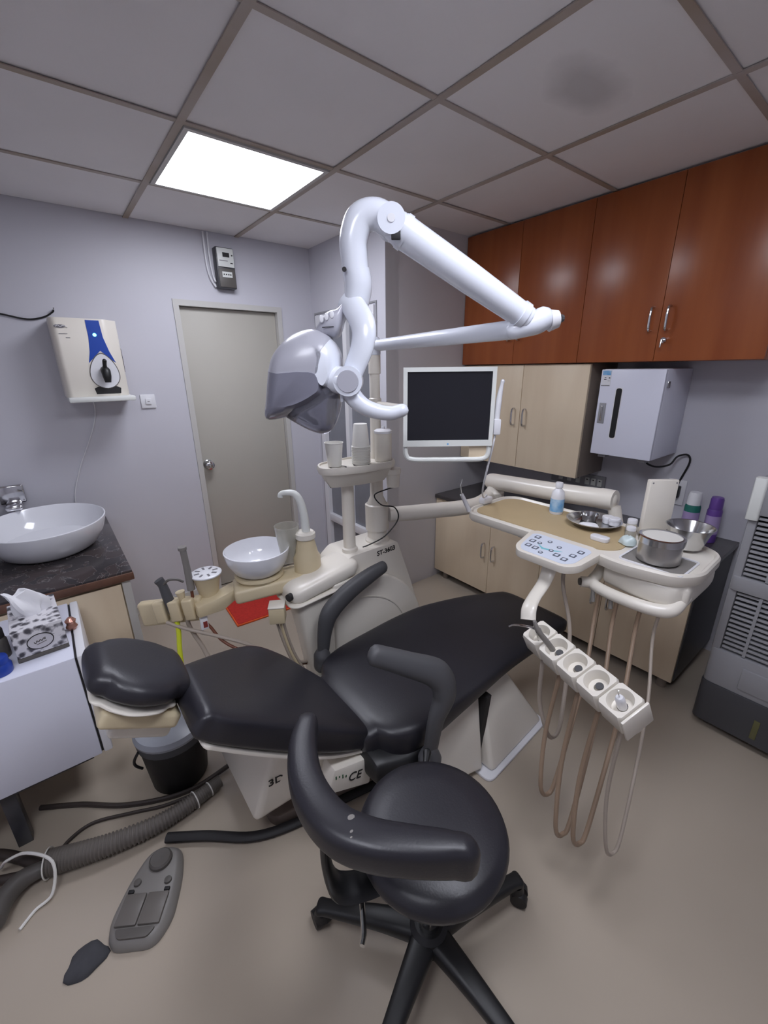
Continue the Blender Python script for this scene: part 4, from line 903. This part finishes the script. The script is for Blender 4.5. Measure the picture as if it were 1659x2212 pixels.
# ------------------------------------------------------------------ monitor on its arm
def monitor():
    c = V((1.05, 0.99, 1.378)); t = thing('monitor', 'silver framed flat monitor with a dark screen on an arm', 'monitor', (1.05, 0.99, 1.23))
    m = frame_mtx(c, RX, UZ)          # local x right, y up, z towards the viewer
    W, H = 0.150, 0.146
    bm = BM()
    sw, st_, sb = 0.137, 0.132, -0.088
    parts = [((-W, st_), (W, H)), ((-W, sb), (-sw, st_)), ((sw, sb), (W, st_)), ((-W, sb - 0.02), (W, sb))]
    outer = round_poly([(-W, -H), (W, -H), (W, H), (-W, H)], [0.025, 0.025, 0.008, 0.008], 5)
    def hole_frame(outer_pts, zf, zb):
        pass
    for lo, hi in parts: add_box(bm, (*lo, -0.012), (*hi, 0.012), mtx=m)
    bmesh.ops.remove_doubles(bm, verts=bm.verts[:], dist=1e-5)
    link('bezel', bm, M_silver, t)
    link('screen', box((-sw, sb, -0.006), (sw, st_, 0.007), mtx=m), M_screen, t)
    link('back_cover', box((-W + 0.008, sb - 0.01, -0.05), (W - 0.008, H - 0.008, -0.012), 0.012, 3, mtx=m), M_silver, t)
    # lower grip loop
    link('grip', tube([m @ V(p) for p in ((-W + 0.008, sb - 0.012, 0), (-W + 0.01, -H + 0.008, 0), (-W + 0.03, -H - 0.008, 0), (-0.05, -H - 0.010, 0), (0.05, -H - 0.010, 0), (W - 0.03, -H - 0.008, 0), (W - 0.01, -H + 0.008, 0), (W - 0.008, sb - 0.012, 0))], 0.0085, 10, 5), M_silver, t)
    link('grip_web', box((0.075, -H - 0.006, -0.004), (W - 0.012, sb - 0.015, 0.001), 0.001, mtx=m), M_ply, t)
    link('power_lamp', lathe([(0, 0.0125), (0.003, 0.0125), (0.003, 0.011), (0, 0.011)], mtx=m @ Matrix.Translation((0, -0.1, 0.0005)), n=12), M_lightblue, t)
    a = m @ V((0, 0.0, -0.045))
    link('arm', tube([a, a + FX * 0.08, V((1.10, 1.25, 1.372)), V((1.118, 1.42, 1.373)), V((1.121, 1.462, 1.374))], 0.017, 14, 5), M_cream, t)
    # camera handpiece in its holster on the right edge
    h = link('camera_holster', box((W + 0.002, -0.072, -0.02), (W + 0.026, -0.02, 0.012), 0.004, mtx=m), M_white, t)
    link('camera_wand', tube([m @ V((W + 0.013, -0.03, -0.004)), m @ V((W + 0.016, 0.04, -0.004)), m @ V((W + 0.022, 0.088, -0.004)), m @ V((W + 0.024, 0.10, -0.004))], [0.010, 0.010, 0.006, 0.007], 12, 5, dome=True), M_white, h)
    link('wand_cord', tube([m @ V((W + 0.012, -0.072, -0.004)), m @ V((W + 0.006, -0.12, -0.004)), V((1.22, 0.96, 1.10)), V((1.38, 1.08, 1.0)), V((1.49, 1.15, 0.975)), V((1.53, 1.182, 0.954))], 0.0035, 8, 6), M_white, h)
monitor()
# ------------------------------------------------------------------ instrument delivery tray
def delivery():
    t = thing('instrument_tray', 'cream instrument table with keypad and hose holder on a swing arm', 'instrument tray', (1.55, 0.75, 0.80))
    link('swing_arm', tube([(1.176, 1.466, 0.866), (1.35, 1.385, 0.866), (1.58, 1.30, 0.866), (1.77, 1.345, 0.866)], [0.036, 0.037, 0.038, 0.038], 20, 4), M_cream, t, 60)
    link('arm_collar', lathe([(0.0475, 0.80), (0.055, 0.803), (0.055, 0.925), (0.0475, 0.93)], (1.122, 1.49, 0), 24, cap=False), M_cream, t)
    link('arm_pivot', lathe([(0, 0.82), (0.05, 0.82), (0.052, 0.83), (0.052, 0.89), (0.04, 0.905), (0.036, 0.93), (0, 0.93)], (1.80, 1.34, 0), 24), M_cream, t)
    link('balance_arm', tube([(1.80, 1.36, 0.945), (1.80, 1.0, 0.965), (1.80, 0.76, 0.985)], [0.042, 0.043, 0.043], 22, 5, dome=True), M_cream, t, 60)
    link('arm_end_cap', tube([(1.80, 0.785, 0.983), (1.80, 0.725, 0.987)], [0.045, 0.043], 22, 1), M_cream, t)
    link('arm_bracket', prism(round_poly([(1.60, 0.60), (1.84, 0.62), (1.84, 0.72), (1.60, 0.78)], 0.02), 0.865, 0.884, 'xy', 0.004), M_cream, t)
    link('arm_neck', tube([(1.80, 0.70, 0.875), (1.80, 0.725, 0.96)], 0.026, 18, 1), M_cream, t)
    # table body
    out = round_poly([(1.375, 1.15), (1.43, 1.19), (1.68, 1.20), (1.74, 1.15), (1.74, 0.40), (1.68, 0.305), (1.46, 0.298), (1.385, 0.345), (1.355, 0.50), (1.375, 0.60), (1.375, 0.83)], [0.03, 0.05, 0.06, 0.05, 0.08, 0.08, 0.07, 0.05, 0.04, 0.03, 0.03], 6)
    bm = BM()
    rings(bm, [[V((*p, z)) for p in q] for q, z in ((offset_poly(out, -0.03), 0.872), (offset_poly(out, -0.008), 0.878), (out, 0.89), (out, 0.914), (offset_poly(out, -0.005), 0.921), (offset_poly(out, -0.012), 0.921), (offset_poly(out, -0.018), 0.9135))])
    tb = link('table', bm, M_cream, t)
    link('rubber_mat', prism(round_poly([(1.405, 1.13), (1.45, 1.165), (1.67, 1.17), (1.71, 1.13), (1.71, 0.60), (1.60, 0.555), (1.46, 0.545), (1.41, 0.60)], 0.04, 5), 0.9136, 0.9165, 'xy'), M_mat_tan, t)
    # deep body of the near end
    st = [(V((1.55, y, 0.84)), V((h, 0, 0)), V((0, 0, 0.045))) for y, h in ((0.555, 0.14), (0.45, 0.165), (0.36, 0.16), (0.33, 0.13))]
    link('hose_box', slab(st, 6, 32, 4, 0.015), M_cream, t)
    e = link('end_plate', ring_prism(round_poly([(1.395, 0.335), (1.56, 0.335), (1.56, 0.525), (1.395, 0.525)], 0.02), 0.006, 0.9136, 0.9185), M_white, t)
    link('plate_recess', prism(round_poly([(1.402, 0.342), (1.553, 0.342), (1.553, 0.518), (1.402, 0.518)], 0.018), 0.9136, 0.9152, 'xy'), M_greyabs, e)
    # keypad
    kp = prism(round_poly([(1.215, 0.61), (1.25, 0.578), (1.375, 0.567), (1.40, 0.60), (1.40, 0.82), (1.375, 0.842), (1.25, 0.82), (1.215, 0.79)], 0.03), -0.028, 0.0, 'xy', 0.008, 3)
    tilt = Matrix.Translation((1.40, 0, 0.924)) @ Matrix.Rotation(math.radians(-6), 4, 'Y') @ Matrix.Translation((-1.40, 0, 0))
    bmesh.ops.transform(kp, matrix=tilt, verts=kp.verts[:])
    kpo = link('keypad_housing', kp, M_cream, t)
    film = prism(round_poly([(1.228, 0.62), (1.255, 0.598), (1.36, 0.592), (1.372, 0.61), (1.372, 0.805), (1.36, 0.82), (1.255, 0.802), (1.228, 0.78)], 0.02), 0.0002, 0.0012, 'xy', mtx=tilt)
    link('keypad_film', film, M_panelblue, kpo)
    keys = [(1.345, 0.789), (1.308, 0.787), (1.271, 0.780), (1.268, 0.750), (1.335, 0.618), (1.297, 0.626), (1.258, 0.635), (1.268, 0.668), (1.339, 0.736), (1.308, 0.758), (1.250, 0.718), (1.284, 0.698), (1.322, 0.690)]
    for i, (x, y) in enumerate(keys):
        r = 0.0085 if i > 7 else 0.0105
        if i > 7: poly = [(x + r * math.cos(a * math.pi / 8), y + r * math.sin(a * math.pi / 8)) for a in range(16)]
        else: poly = round_poly([(x - r, y - r), (x + r, y - r), (x + r, y + r), (x - r, y + r)], 0.003, 2)
        k = link('key', prism(poly, 0.0012, 0.0022, 'xy', mtx=tilt), mat('key_grey', (92, 98, 112), 0.5), kpo)
        link('key_symbol', prism([(p[0] * 0.55 + x * 0.45, p[1] * 0.55 + y * 0.45) for p in poly], 0.0022, 0.0026, 'xy', mtx=tilt), M_panelblue, k)
    link('keypad_swoosh', prism([(1.30, 0.76), (1.285, 0.73), (1.292, 0.69), (1.30, 0.665), (1.284, 0.69), (1.275, 0.73)], 0.0012, 0.002, 'xy', mtx=tilt), mat('teal_ink', (120, 196, 206), 0.5), kpo)
    link('film_socket', box((1.39, 0.855, 0.872), (1.43, 0.905, 0.90), 0.004), M_armgrey, t)
    # handle bar
    link('handle_bar', tube([(1.48, 0.60, 0.83), (1.43, 0.592, 0.815), (1.39, 0.588, 0.80), (1.372, 0.55, 0.795), (1.365, 0.47, 0.793), (1.375, 0.385, 0.793), (1.40, 0.345, 0.80), (1.46, 0.335, 0.83)], [0.018, 0.019, 0.02, 0.02, 0.02, 0.021, 0.022, 0.022], 18, 6), M_cream, t, 60)
    link('bar_knob', tube([(1.39, 0.582, 0.80), (1.362, 0.616, 0.80)], 0.019, 18, 1), M_cream, t)
    link('bar_knob_cap', tube([(1.362, 0.616, 0.80), (1.358, 0.620, 0.80)], 0.013, 16, 1), M_greyabs2, t)
    # holder bracket: bent flat band under the keypad
    link('holder_bracket', tube([(1.285, 0.70, 0.885), (1.28, 0.695, 0.84), (1.245, 0.69, 0.80), (1.18, 0.68, 0.775), (1.135, 0.668, 0.755), (1.115, 0.655, 0.725)], [0.028, 0.027, 0.025, 0.024, 0.026, 0.026], 16, 6, flat=((0.3, 0.1, 0.9), 0.45)), M_cream, t, 60)
    # five cradles in a row
    A0, A1 = V((1.105, 0.635, 0.715)), V((0.985, 0.270, 0.715))
    ax = (A1 - A0).normalized(); nrm = V((-0.42, 0.12, 0.90)); nrm = (nrm - ax * nrm.dot(ax)).normalized(); sd = nrm.cross(ax)
    L = (A1 - A0).length / 5
    tops = []
    for i in range(5):
        c = A0 + ax * L * (i + 0.5)
        hw, hl, dp = 0.044, L / 2 - 0.0012, 0.07
        bm = BM(); N = 32
        def sq(q, s=1.0, z=0.0):
            o = []
            for j in range(N):
                a = 2 * math.pi * (j + 0.5) / N; x, y = math.cos(a), math.sin(a); mx = max(abs(x), abs(y)); o.append(c + ax * (x / mx * hl * s) + sd * (y / mx * hw * s) + nrm * z)
            return o
        def ci(r, z, dx=0.0): return [c + ax * (r * math.cos(2 * math.pi * (j + 0.5) / N)) + sd * (r * 1.1 * math.sin(2 * math.pi * (j + 0.5) / N) + dx) + nrm * z for j in range(N)]
        rings(bm, [sq(0, 0.93, -dp), sq(0, 1.0, -dp * 0.9), sq(0, 1.0, -0.006), sq(0, 0.94, 0.0), ci(0.0315, 0.0), ci(0.0295, -0.004), ci(0.024, -0.03), ci(0.012, -0.032), ci(0.011, -0.045)])
        cr = link('cradle', bm, M_cream, t, 40)
        link('cradle_hole', tube([c - nrm * 0.0316 + sd * 0.004, c - nrm * 0.029 + sd * 0.004], 0.011, 16, 1), M_armgrey, cr)
        tops.append(c)
    link('cradle_end', box((-0.045, -0.004, -0.075), (0.045, 0.004, -0.002), 0.003, mtx=frame_mtx(A1 + ax * 0.004 - nrm * 0.002, sd, -ax)), M_cream, t)
    link('holder_rail', tube([A0 - nrm * 0.078, A1 - nrm * 0.078], 0.02, 14, 1, flat=((0, 0, 1), 0.8)), M_cream, t)
    # instruments
    c = tops[0]
    s = link('air_syringe', tube([c - nrm * 0.03, c + nrm * 0.015], [0.012, 0.010], 14, 2), M_steel, t)
    link('syringe_nozzle', tube([c + nrm * 0.012, c + nrm * 0.03 - V((0.02, -0.012, 0)), c + nrm * 0.04 - V((0.055, -0.04, 0)), c + nrm * 0.036 - V((0.075, -0.05, 0.0))], [0.006, 0.0045, 0.003, 0.0025], 10, 5), M_chrome, s)
    c = tops[1]
    link('motor_handpiece', tube([c - nrm * 0.05 - ax * 0.02, c - ax * 0.03 + nrm * 0.01 - sd * 0.01, c - ax * 0.036 + nrm * 0.06 - sd * 0.02, c - ax * 0.046 + nrm * 0.088 - sd * 0.015], [0.009, 0.009, 0.008, 0.006], 12, 5, dome=True), M_greyabs, t)
    c = tops[4]
    s = link('scaler', tube([c - nrm * 0.03, c + nrm * 0.004, c + nrm * 0.012], [0.012, 0.012, 0.008], 14, 2), M_white, t)
    link('scaler_tip', tube([c + nrm * 0.01, c + nrm * 0.03, c + nrm * 0.042 + ax * 0.004], [0.002, 0.0016, 0.001], 8, 3), M_steel, s)
    # hoses: from under the handle bar, down in a loop and up to the cradles
    starts = [(1.33, 0.66, 0.885), (1.366, 0.55, 0.78), (1.367, 0.49, 0.78), (1.372, 0.42, 0.78), (1.385, 0.37, 0.78)]
    lows = [(1.12, 0.52, 0.33), (1.02, 0.46, 0.21), (0.985, 0.38, 0.15), (0.99, 0.33, 0.165), (1.01, 0.25, 0.2)]
    for i, (s0, lw, tp) in enumerate(zip(starts, lows, tops)):
        s0 = V(s0); lw = V(lw); e = tp - nrm * 0.068
        mid1 = s0.lerp(lw, 0.5) + V((0.06, 0.0, 0.02)); mid2 = lw.lerp(e, 0.5) + V((-0.025, 0.015, -0.02))
        p = [s0, s0 + V((-0.005, 0, -0.1)), mid1, lw + V((0.045, 0.0, 0.05)), lw, lw + V((-0.035, 0.01, 0.055)), mid2, e - V((0, 0, 0.06)), e]
        link('hose', tube(p, 0.0068 if i < 4 else 0.005, 10, 6), M_hosebrown if i in (1, 2, 3) else M_hose, t)
    for y in (0.57, 0.51):
        link('hose_stub', tube([(1.363, y, 0.785), (1.362, y - 0.004, 0.76), (1.36, y - 0.006, 0.745)], 0.007, 10, 3), M_greyabs, t)
    # x-ray film viewer plate
    m = frame_mtx((1.69, 0.53, 0.919), RX, UZ)
    v = link('film_viewer', box((-0.051, 0.0, -0.012), (0.051, 0.215, 0.012), 0.004, mtx=m), M_cream, t)
    for a, b in ((-0.042, 0.205), (0.042, 0.205), (0.042, 0.025)):
        link('viewer_screw', lathe([(0, 0.0135), (0.003, 0.013), (0.003, 0.0118), (0, 0.0118)], mtx=m @ Matrix.Translation((a, b, 0)), n=10), M_greyink, v)
    # side syringe and cup at the far left corner
    s = link('spare_syringe', tube([(1.395, 1.165, 0.915), (1.375, 1.175, 0.96), (1.36, 1.185, 0.995)], [0.011, 0.010, 0.008], 12, 4), M_white, t)
    link('spare_nozzle', tube([(1.36, 1.185, 0.995), (1.355, 1.188, 1.03), (1.362, 1.186, 1.062)], [0.004, 0.003, 0.002], 8, 4), M_steel, s)
    link('wand_clip', box((1.50, 1.165, 0.921), (1.56, 1.20, 0.95), 0.006), M_white, t)
delivery()

# ------------------------------------------------------------------ things on the tray
TZ = 0.917
def water_bottle():
    x, y = 1.655, 0.90; t = thing('plastic_bottle', 'white plastic bottle with a blue label on the tan mat', 'bottle', (x, y, TZ))
    link('body', lathe([(0, 0), (0.026, 0), (0.028, 0.004), (0.028, 0.078), (0.024, 0.098), (0.012, 0.112), (0.012, 0.116), (0, 0.116)], (x, y, TZ), 28), M_white, t)
    link('label_wrap', lathe([(0.0284, 0.012), (0.0284, 0.068)], (x, y, TZ), 28, cap=False), M_lightblue, t)
    link('cap', lathe([(0, 0.1165), (0.0155, 0.1165), (0.0155, 0.136), (0.0145, 0.138), (0, 0.138)], (x, y, TZ), 24), M_white, t)
water_bottle()
px, py = 1.632, 0.725
single('steel_plate', lathe([(0, 0), (0.07, 0), (0.078, 0.003), (0.096, 0.022), (0.102, 0.024), (0.102, 0.026), (0.095, 0.0255), (0.076, 0.006), (0, 0.004)], (px, py, TZ), 44), M_steel, 'round shiny steel plate holding small things on the tan mat', 'plate')
single('steel_cup', lathe([(0, 0), (0.026, 0), (0.03, 0.004), (0.036, 0.028), (0.037, 0.029), (0.035, 0.0285), (0.028, 0.005), (0, 0.003)], (px + 0.026, py + 0.032, TZ + 0.0062), 30), M_steel, 'small steel bowl inside the round steel plate', 'bowl')
def pot(x, y, z, label):
    t = thing('small_pot', label, 'pot', (x, y, z))
    link('body', lathe([(0, 0), (0.018, 0), (0.02, 0.003), (0.02, 0.018), (0, 0.018)], (x, y, z), 24), M_white, t)
    link('lid', lathe([(0, 0.0185), (0.022, 0.0185), (0.022, 0.027), (0.02, 0.029), (0, 0.029)], (x, y, z), 24), M_white, t)
pot(px + 0.05, py - 0.033, TZ + 0.0065, 'small white lidded pot at the far side of the steel plate')
pot(px + 0.03, py - 0.066, TZ + 0.0125, 'small white lidded pot at the near side of the steel plate')
def lump(name, c, r, h, m, label, cat, seedv=1, sx=1, sy=1):
    rnd = random.Random(seedv); bm = BM(); rs = []
    ph = [rnd.uniform(0, 6) for _ in range(4)]
    for k in range(7):
        f = k / 6; rr = r * math.sqrt(max(0.02, 1 - f ** 2.2)); ring = []
        for j in range(20):
            a = 2 * math.pi * j / 20; q = 1 + 0.1 * math.sin(3 * a + ph[0] + f * 2) + 0.06 * math.sin(5 * a + ph[1])
            ring.append(V((c[0] + rr * q * math.cos(a) * sx, c[1] + rr * q * math.sin(a) * sy, c[2] + h * f * (1 + 0.1 * math.sin(2 * a + ph[2])))))
        rs.append(ring)
    rings(bm, rs); return single(name, bm, m, label, cat, angle=60)
lump('cotton_wad', (px - 0.03, py - 0.002, TZ + 0.0045), 0.03, 0.012, M_tissue, 'white cotton wad lying in the round steel plate', 'cotton', 3, 0.8, 1.3)
single('oval_case', prism(round_poly([(1.478, 0.60), (1.515, 0.60), (1.515, 0.665), (1.478, 0.665)], 0.016), TZ, TZ + 0.016, 'xy', 0.005, 3), M_white, 'small white oval case at the near edge of the tan mat', 'case')
jar(1.66, 0.594, TZ, 0.02, 0.055, M_clear, M_white, 'clear pill jar with a white lid right behind the oval case', 'pill_jar', 0.3, 'jar')
jar(1.60, 0.572, TZ, 0.019, 0.045, M_clear, M_white, 'low clear jar beside the film viewer plate', 'pill_jar', 0.3, 'jar')
lump('plastic_wrap', (1.535, 0.552, TZ + 0.003), 0.024, 0.03, mat('bluish_film', (196, 210, 210), 0.25), 'crumpled bluish plastic wrap behind the steel tin', 'wrap', 5, 1, 1.2)
def tin():
    x, y, z = 1.472, 0.432, 0.9187; t = thing('steel_tin', 'round brushed steel tin with a clear lid on the near end plate', 'tin', (x, y, z))
    link('body', lathe([(0, 0), (0.058, 0), (0.062, 0.004), (0.062, 0.066), (0, 0.066)], (x, y, z), 40), mat('brushed_steel', (190, 188, 186), 0.32, 1.0, var=0.12, vscale=20, stretch=(1, 1, 0.1)), t)
    link('lid_ring', lathe([(0.0625, 0.062), (0.066, 0.064), (0.066, 0.084), (0.062, 0.086), (0.056, 0.086), (0.055, 0.08)], (x, y, z), 40, cap=False), M_steel, t)
    link('lid_window', lathe([(0, 0.0805), (0.0555, 0.0805), (0.0555, 0.083), (0, 0.083)], (x, y, z), 40), mat('frosted_lid', (214, 212, 206), 0.4), t)
tin()
def bowl():
    x, y, z = 1.655, 0.41, 0.9215; t = thing('steel_bowl', 'wide shiny steel bowl behind the round steel tin', 'bowl', (x, y, z))
    link('bowl', lathe([(0, 0), (0.04, 0), (0.045, 0.003), (0.05, 0.02), (0.062, 0.06), (0.07, 0.078), (0.073, 0.079), (0.069, 0.0785), (0.059, 0.058), (0.045, 0.02), (0, 0.008)], (x, y, z), 40), M_steel, t)
bowl()

# ------------------------------------------------------------------ operator stool
def stool():
    cx, cy = 0.515, 0.487
    t = thing('operator_stool', 'black round operator stool with a curved arm rest on casters', 'stool', (cx, cy, 0))
    link('seat', lathe([(0, 0.445), (0.12, 0.445), (0.155, 0.448), (0.173, 0.46), (0.178, 0.478), (0.172, 0.494), (0.15, 0.505), (0.10, 0.51), (0, 0.512)], (cx, cy, 0), 48), M_leather, t, 60)
    link('seat_base', lathe([(0, 0.405), (0.12, 0.405), (0.14, 0.42), (0.14, 0.444), (0, 0.444)], (cx, cy, 0), 32), M_black, t)
    link('gas_lift', lathe([(0, 0.11), (0.025, 0.11), (0.025, 0.24), (0.014, 0.242), (0.014, 0.406), (0, 0.406)], (cx, cy, 0), 20), M_black, t)
    link('lift_sleeve', lathe([(0.0262, 0.13), (0.029, 0.132), (0.029, 0.19), (0.0262, 0.192)], (cx, cy, 0), 20, cap=False), M_steel, t)
    link('hub', lathe([(0, 0.07), (0.045, 0.07), (0.055, 0.08), (0.05, 0.125), (0.038, 0.135), (0, 0.135)], (cx, cy, 0), 28), M_black, t)
    for a in (130, 202, 274, 346, 58):
        d = V((math.cos(math.radians(a)), math.sin(math.radians(a)), 0)); n_ = V((-d.y, d.x, 0)); c = V((cx, cy, 0))
        lg = link('leg', slab([(c + d * 0.03 + V((0, 0, 0.1)), n_ * 0.035, V((0, 0, 0.026))), (c + d * 0.14 + V((0, 0, 0.098)), n_ * 0.027, V((0, 0, 0.02))), (c + d * 0.275 + V((0, 0, 0.084)), n_ * 0.02, V((0, 0, 0.015))), (c + d * 0.305 + V((0, 0, 0.08)), n_ * 0.022, V((0, 0, 0.014)))], 3.2, 20, 5, 0.012), M_black, t, 50)
        w = c + d * 0.30
        link('caster_hood', tube([w + V((0, 0, 0.068)), w + V((0, 0, 0.048))], [0.02, 0.026], 16, 2), M_black, lg)
        ca = (n_ * 0.7 + d * 0.7).normalized(); off = ca.cross(V((0, 0, 1))) * 0.012
        for s in (-1, 1):
            link('caster_wheel', tube([w + off + ca * (s * 0.006) + V((0, 0, 0.026)), w + off + ca * (s * 0.024) + V((0, 0, 0.026))], [0.0255, 0.0235], 20, 1), M_binblack, lg)
    # curved arm rest
    pts = [(0.355, 0.78, 0.695), (0.315, 0.728, 0.696), (0.282, 0.655, 0.697), (0.272, 0.585, 0.697), (0.282, 0.515, 0.697), (0.318, 0.455, 0.697), (0.37, 0.402, 0.695), (0.42, 0.357, 0.693), (0.445, 0.335, 0.69)]
    P = catmull(pts, 6); m = len(P); st = []
    for i, p in enumerate(P):
        T = (P[min(i + 1, m - 1)] - P[max(i - 1, 0)]).normalized(); s = V((-T.y, T.x, 0)).normalized()
        f = i / (m - 1); wdt = 0.027 + 0.012 * math.sin(math.pi * min(1, f * 1.1)) ** 0.7
        hh = 0.034 + 0.008 * f; st.append((p - V((0, 0, hh)), s * wdt, V((0, 0, hh))))
    ar = link('arm_rest', slab(st, 3.4, 32, 1, 0.03), M_leather, t, 60)
    for (a, b, c, r) in ((0.299, 0.500, 0.6995, 0.008), (0.287, 0.478, 0.70, 0.003), (0.281, 0.47, 0.699, 0.0022)):
        link('worn_patch', lathe([(0, 0.0016), (r, 0.0012), (r, -0.006), (0, -0.006)], (a, b, c - 0.004), 10, 1.2, 0.8), M_greyabs, ar)
    link('arm_bracket', tube([(0.45, 0.50, 0.412), (0.36, 0.53, 0.40), (0.29, 0.555, 0.43), (0.272, 0.565, 0.52), (0.276, 0.57, 0.61)], [0.03, 0.032, 0.034, 0.03, 0.026], 12, 5, flat=((-0.3, 0.2, -0.9), 0.35)), M_black, t)
    link('bracket_lever', tube([(0.33, 0.52, 0.39), (0.30, 0.47, 0.385), (0.285, 0.455, 0.385)], 0.006, 8, 3), M_steel, t)
    link('seat_lever', tube([(0.56, 0.58, 0.415), (0.66, 0.66, 0.418), (0.69, 0.685, 0.42)], [0.008, 0.008, 0.013], 10, 3, dome=True), M_black, t)
stool()

# ------------------------------------------------------------------ foot control
def pedal():
    a, b = V((0.018, 1.215, 0)), V((-0.125, 0.995, 0))
    d = (b - a).normalized(); n_ = V((-d.y, d.x, 0)); L = (b - a).length
    m = frame_mtx(a, d, n_)
    t = thing('foot_control', 'grey plastic foot control on the floor beside the corrugated hose', 'foot pedal', (-0.06, 1.11, 0))
    out = round_poly([(0.0, -0.048), (0.0, 0.048), (0.09, 0.078), (0.2, 0.088), (L, 0.06), (L, -0.06), (0.2, -0.088), (0.09, -0.078)], 0.05, 5)
    bm = BM(); rings(bm, [[m @ V((*p, z)) for p in q] for q, z in ((out, 0.002), (out, 0.012), (offset_poly(out, -0.004), 0.02), (offset_poly(out, -0.012), 0.03), (offset_poly(out, -0.02), 0.034))])
    link('housing', bm, M_greyabs, t)
    link('round_button', lathe([(0, 0.035), (0.034, 0.035), (0.033, 0.043), (0.028, 0.048), (0, 0.046)], mtx=m @ Matrix.Translation((0.052, 0, 0)), n=32), M_greyabs2, t)
    for s in (-1, 1):
        link('small_button', lathe([(0, 0.034), (0.011, 0.034), (0.01, 0.04), (0, 0.041)], mtx=m @ Matrix.Translation((0.112, s * 0.045, 0)), n=18), M_greyabs2, t)
        y0, y1 = sorted((s * 0.002, s * 0.062))
        link('pedal_plate', box((0.143, y0, 0.032), (0.222, y1, 0.043), 0.004, mtx=m), mat('pedal_plate', (104, 99, 94), 0.4), t)
        link('plate_hinge', box((0.132, s * 0.052 - 0.008, 0.033), (0.142, s * 0.052 + 0.008, 0.042), 0.002, mtx=m), M_ink, t)
    link('toe_stop', prism(round_poly([(0.226, -0.056), (0.25, -0.04), (0.25, 0.04), (0.226, 0.056)], 0.01), 0.033, 0.039, 'xy', 0.002, mtx=m), M_greyabs2, t)
pedal()

# ------------------------------------------------------------------ hoses on the floor
def corrugated():
    t = thing('corrugated_hose', 'thick grey corrugated hose lying across the floor', 'hose', (0, 1.33, 0))
    P = catmull([(-0.30, 1.385, 0.040), (-0.22, 1.355, 0.039), (-0.12, 1.325, 0.036), (0.0, 1.305, 0.033), (0.10, 1.31, 0.031), (0.18, 1.325, 0.03), (0.23, 1.335, 0.032)], 40)
    r0 = [0.036 + 0.003 * (1 if (i // 2) % 2 else -1) for i in range(len(P))]
    rr = [r * (1 - 0.42 * i / len(P)) for i, r in enumerate(r0)]
    bm = BM(); rs = []
    for i, p in enumerate(P):
        T = (P[min(i + 1, len(P) - 1)] - P[max(i - 1, 0)]).normalized(); a = (V((0, 0, 1)) - T * T.z).normalized(); b = T.cross(a)
        rs.append([p + a * rr[i] * math.cos(2 * math.pi * j / 18) + b * rr[i] * math.sin(2 * math.pi * j / 18) for j in range(18)])
    rings(bm, rs); link('hose', bm, M_corr, t, 80)
    for k, sgn in ((3, 1), (175, 1), (205, 1)):
        p = P[k]; T = (P[k + 1] - P[k - 1]).normalized(); a = (V((0, 0, 1)) - T * T.z).normalized(); b = T.cross(a); R = rr[k] + 0.004
        ring = [p + a * R * math.cos(2 * math.pi * j / 20) + b * R * math.sin(2 * math.pi * j / 20) for j in range(21)]
        link('cable_tie', tube(ring, 0.0022, 6, 1), M_paper, t)
corrugated()
single('hose_elbow', tube([(-0.31, 1.38, 0.035), (-0.36, 1.375, 0.04), (-0.40, 1.34, 0.045), (-0.42, 1.28, 0.05)], [0.022, 0.028, 0.03, 0.03], 18, 5), M_greyabs2, 'short grey hose elbow at the end of the corrugated hose', 'hose')
single('floor_pipe', tube([(-0.75, 1.72, 0.02), (-0.55, 1.62, 0.02), (-0.42, 1.53, 0.02), (-0.335, 1.43, 0.022), (-0.31, 1.40, 0.03)], 0.016, 12, 5), M_hosedark, 'upper dark brown pipe running off the left edge on the floor', 'pipe', 'dark pipes on the floor')
single('floor_pipe', tube([(-0.75, 1.64, 0.02), (-0.58, 1.55, 0.02), (-0.46, 1.46, 0.02), (-0.36, 1.405, 0.022)], 0.013, 12, 5), M_hosedark, 'lower dark brown pipe beside the pink plug on the floor', 'pipe', 'dark pipes on the floor')
single('floor_cable', tube([(-0.28, 1.42, 0.006), (-0.24, 1.46, 0.006), (-0.17, 1.475, 0.006), (-0.06, 1.43, 0.006), (0.04, 1.385, 0.006), (0.14, 1.362, 0.006)], 0.006, 8, 6), M_hosedark, 'thin dark cable arching behind the corrugated hose', 'cable')
single('floor_cable', tube([(-0.32, 1.66, 0.009), (-0.2, 1.58, 0.009), (-0.08, 1.48, 0.009), (0.05, 1.41, 0.009), (0.16, 1.385, 0.009), (0.28, 1.39, 0.02)], 0.009, 8, 6), M_hosedark, 'thicker dark cable between the waste bin and the corrugated hose', 'cable')
single('white_cord', tube([(-0.415, 1.47, 0.03), (-0.39, 1.44, 0.075), (-0.335, 1.405, 0.10), (-0.275, 1.335, 0.088), (-0.29, 1.29, 0.02), (-0.335, 1.28, 0.006), (-0.37, 1.25, 0.006)], 0.0045, 8, 6), M_paper, 'white cord looping over the end of the corrugated hose', 'cord')
single('pink_plug', prism(round_poly([(-0.50, 1.40), (-0.43, 1.425), (-0.43, 1.46), (-0.50, 1.45)], 0.012), 0.001, 0.035, 'xy', 0.006, 3), M_pink, 'pink plastic plug at the left edge of the floor', 'plug')
lump('floor_rag', (-0.225, 1.05, 0.001), 0.045, 0.02, M_rag, 'dark crumpled rag on the floor left of the foot control', 'rag', 11, 1.1, 0.9)
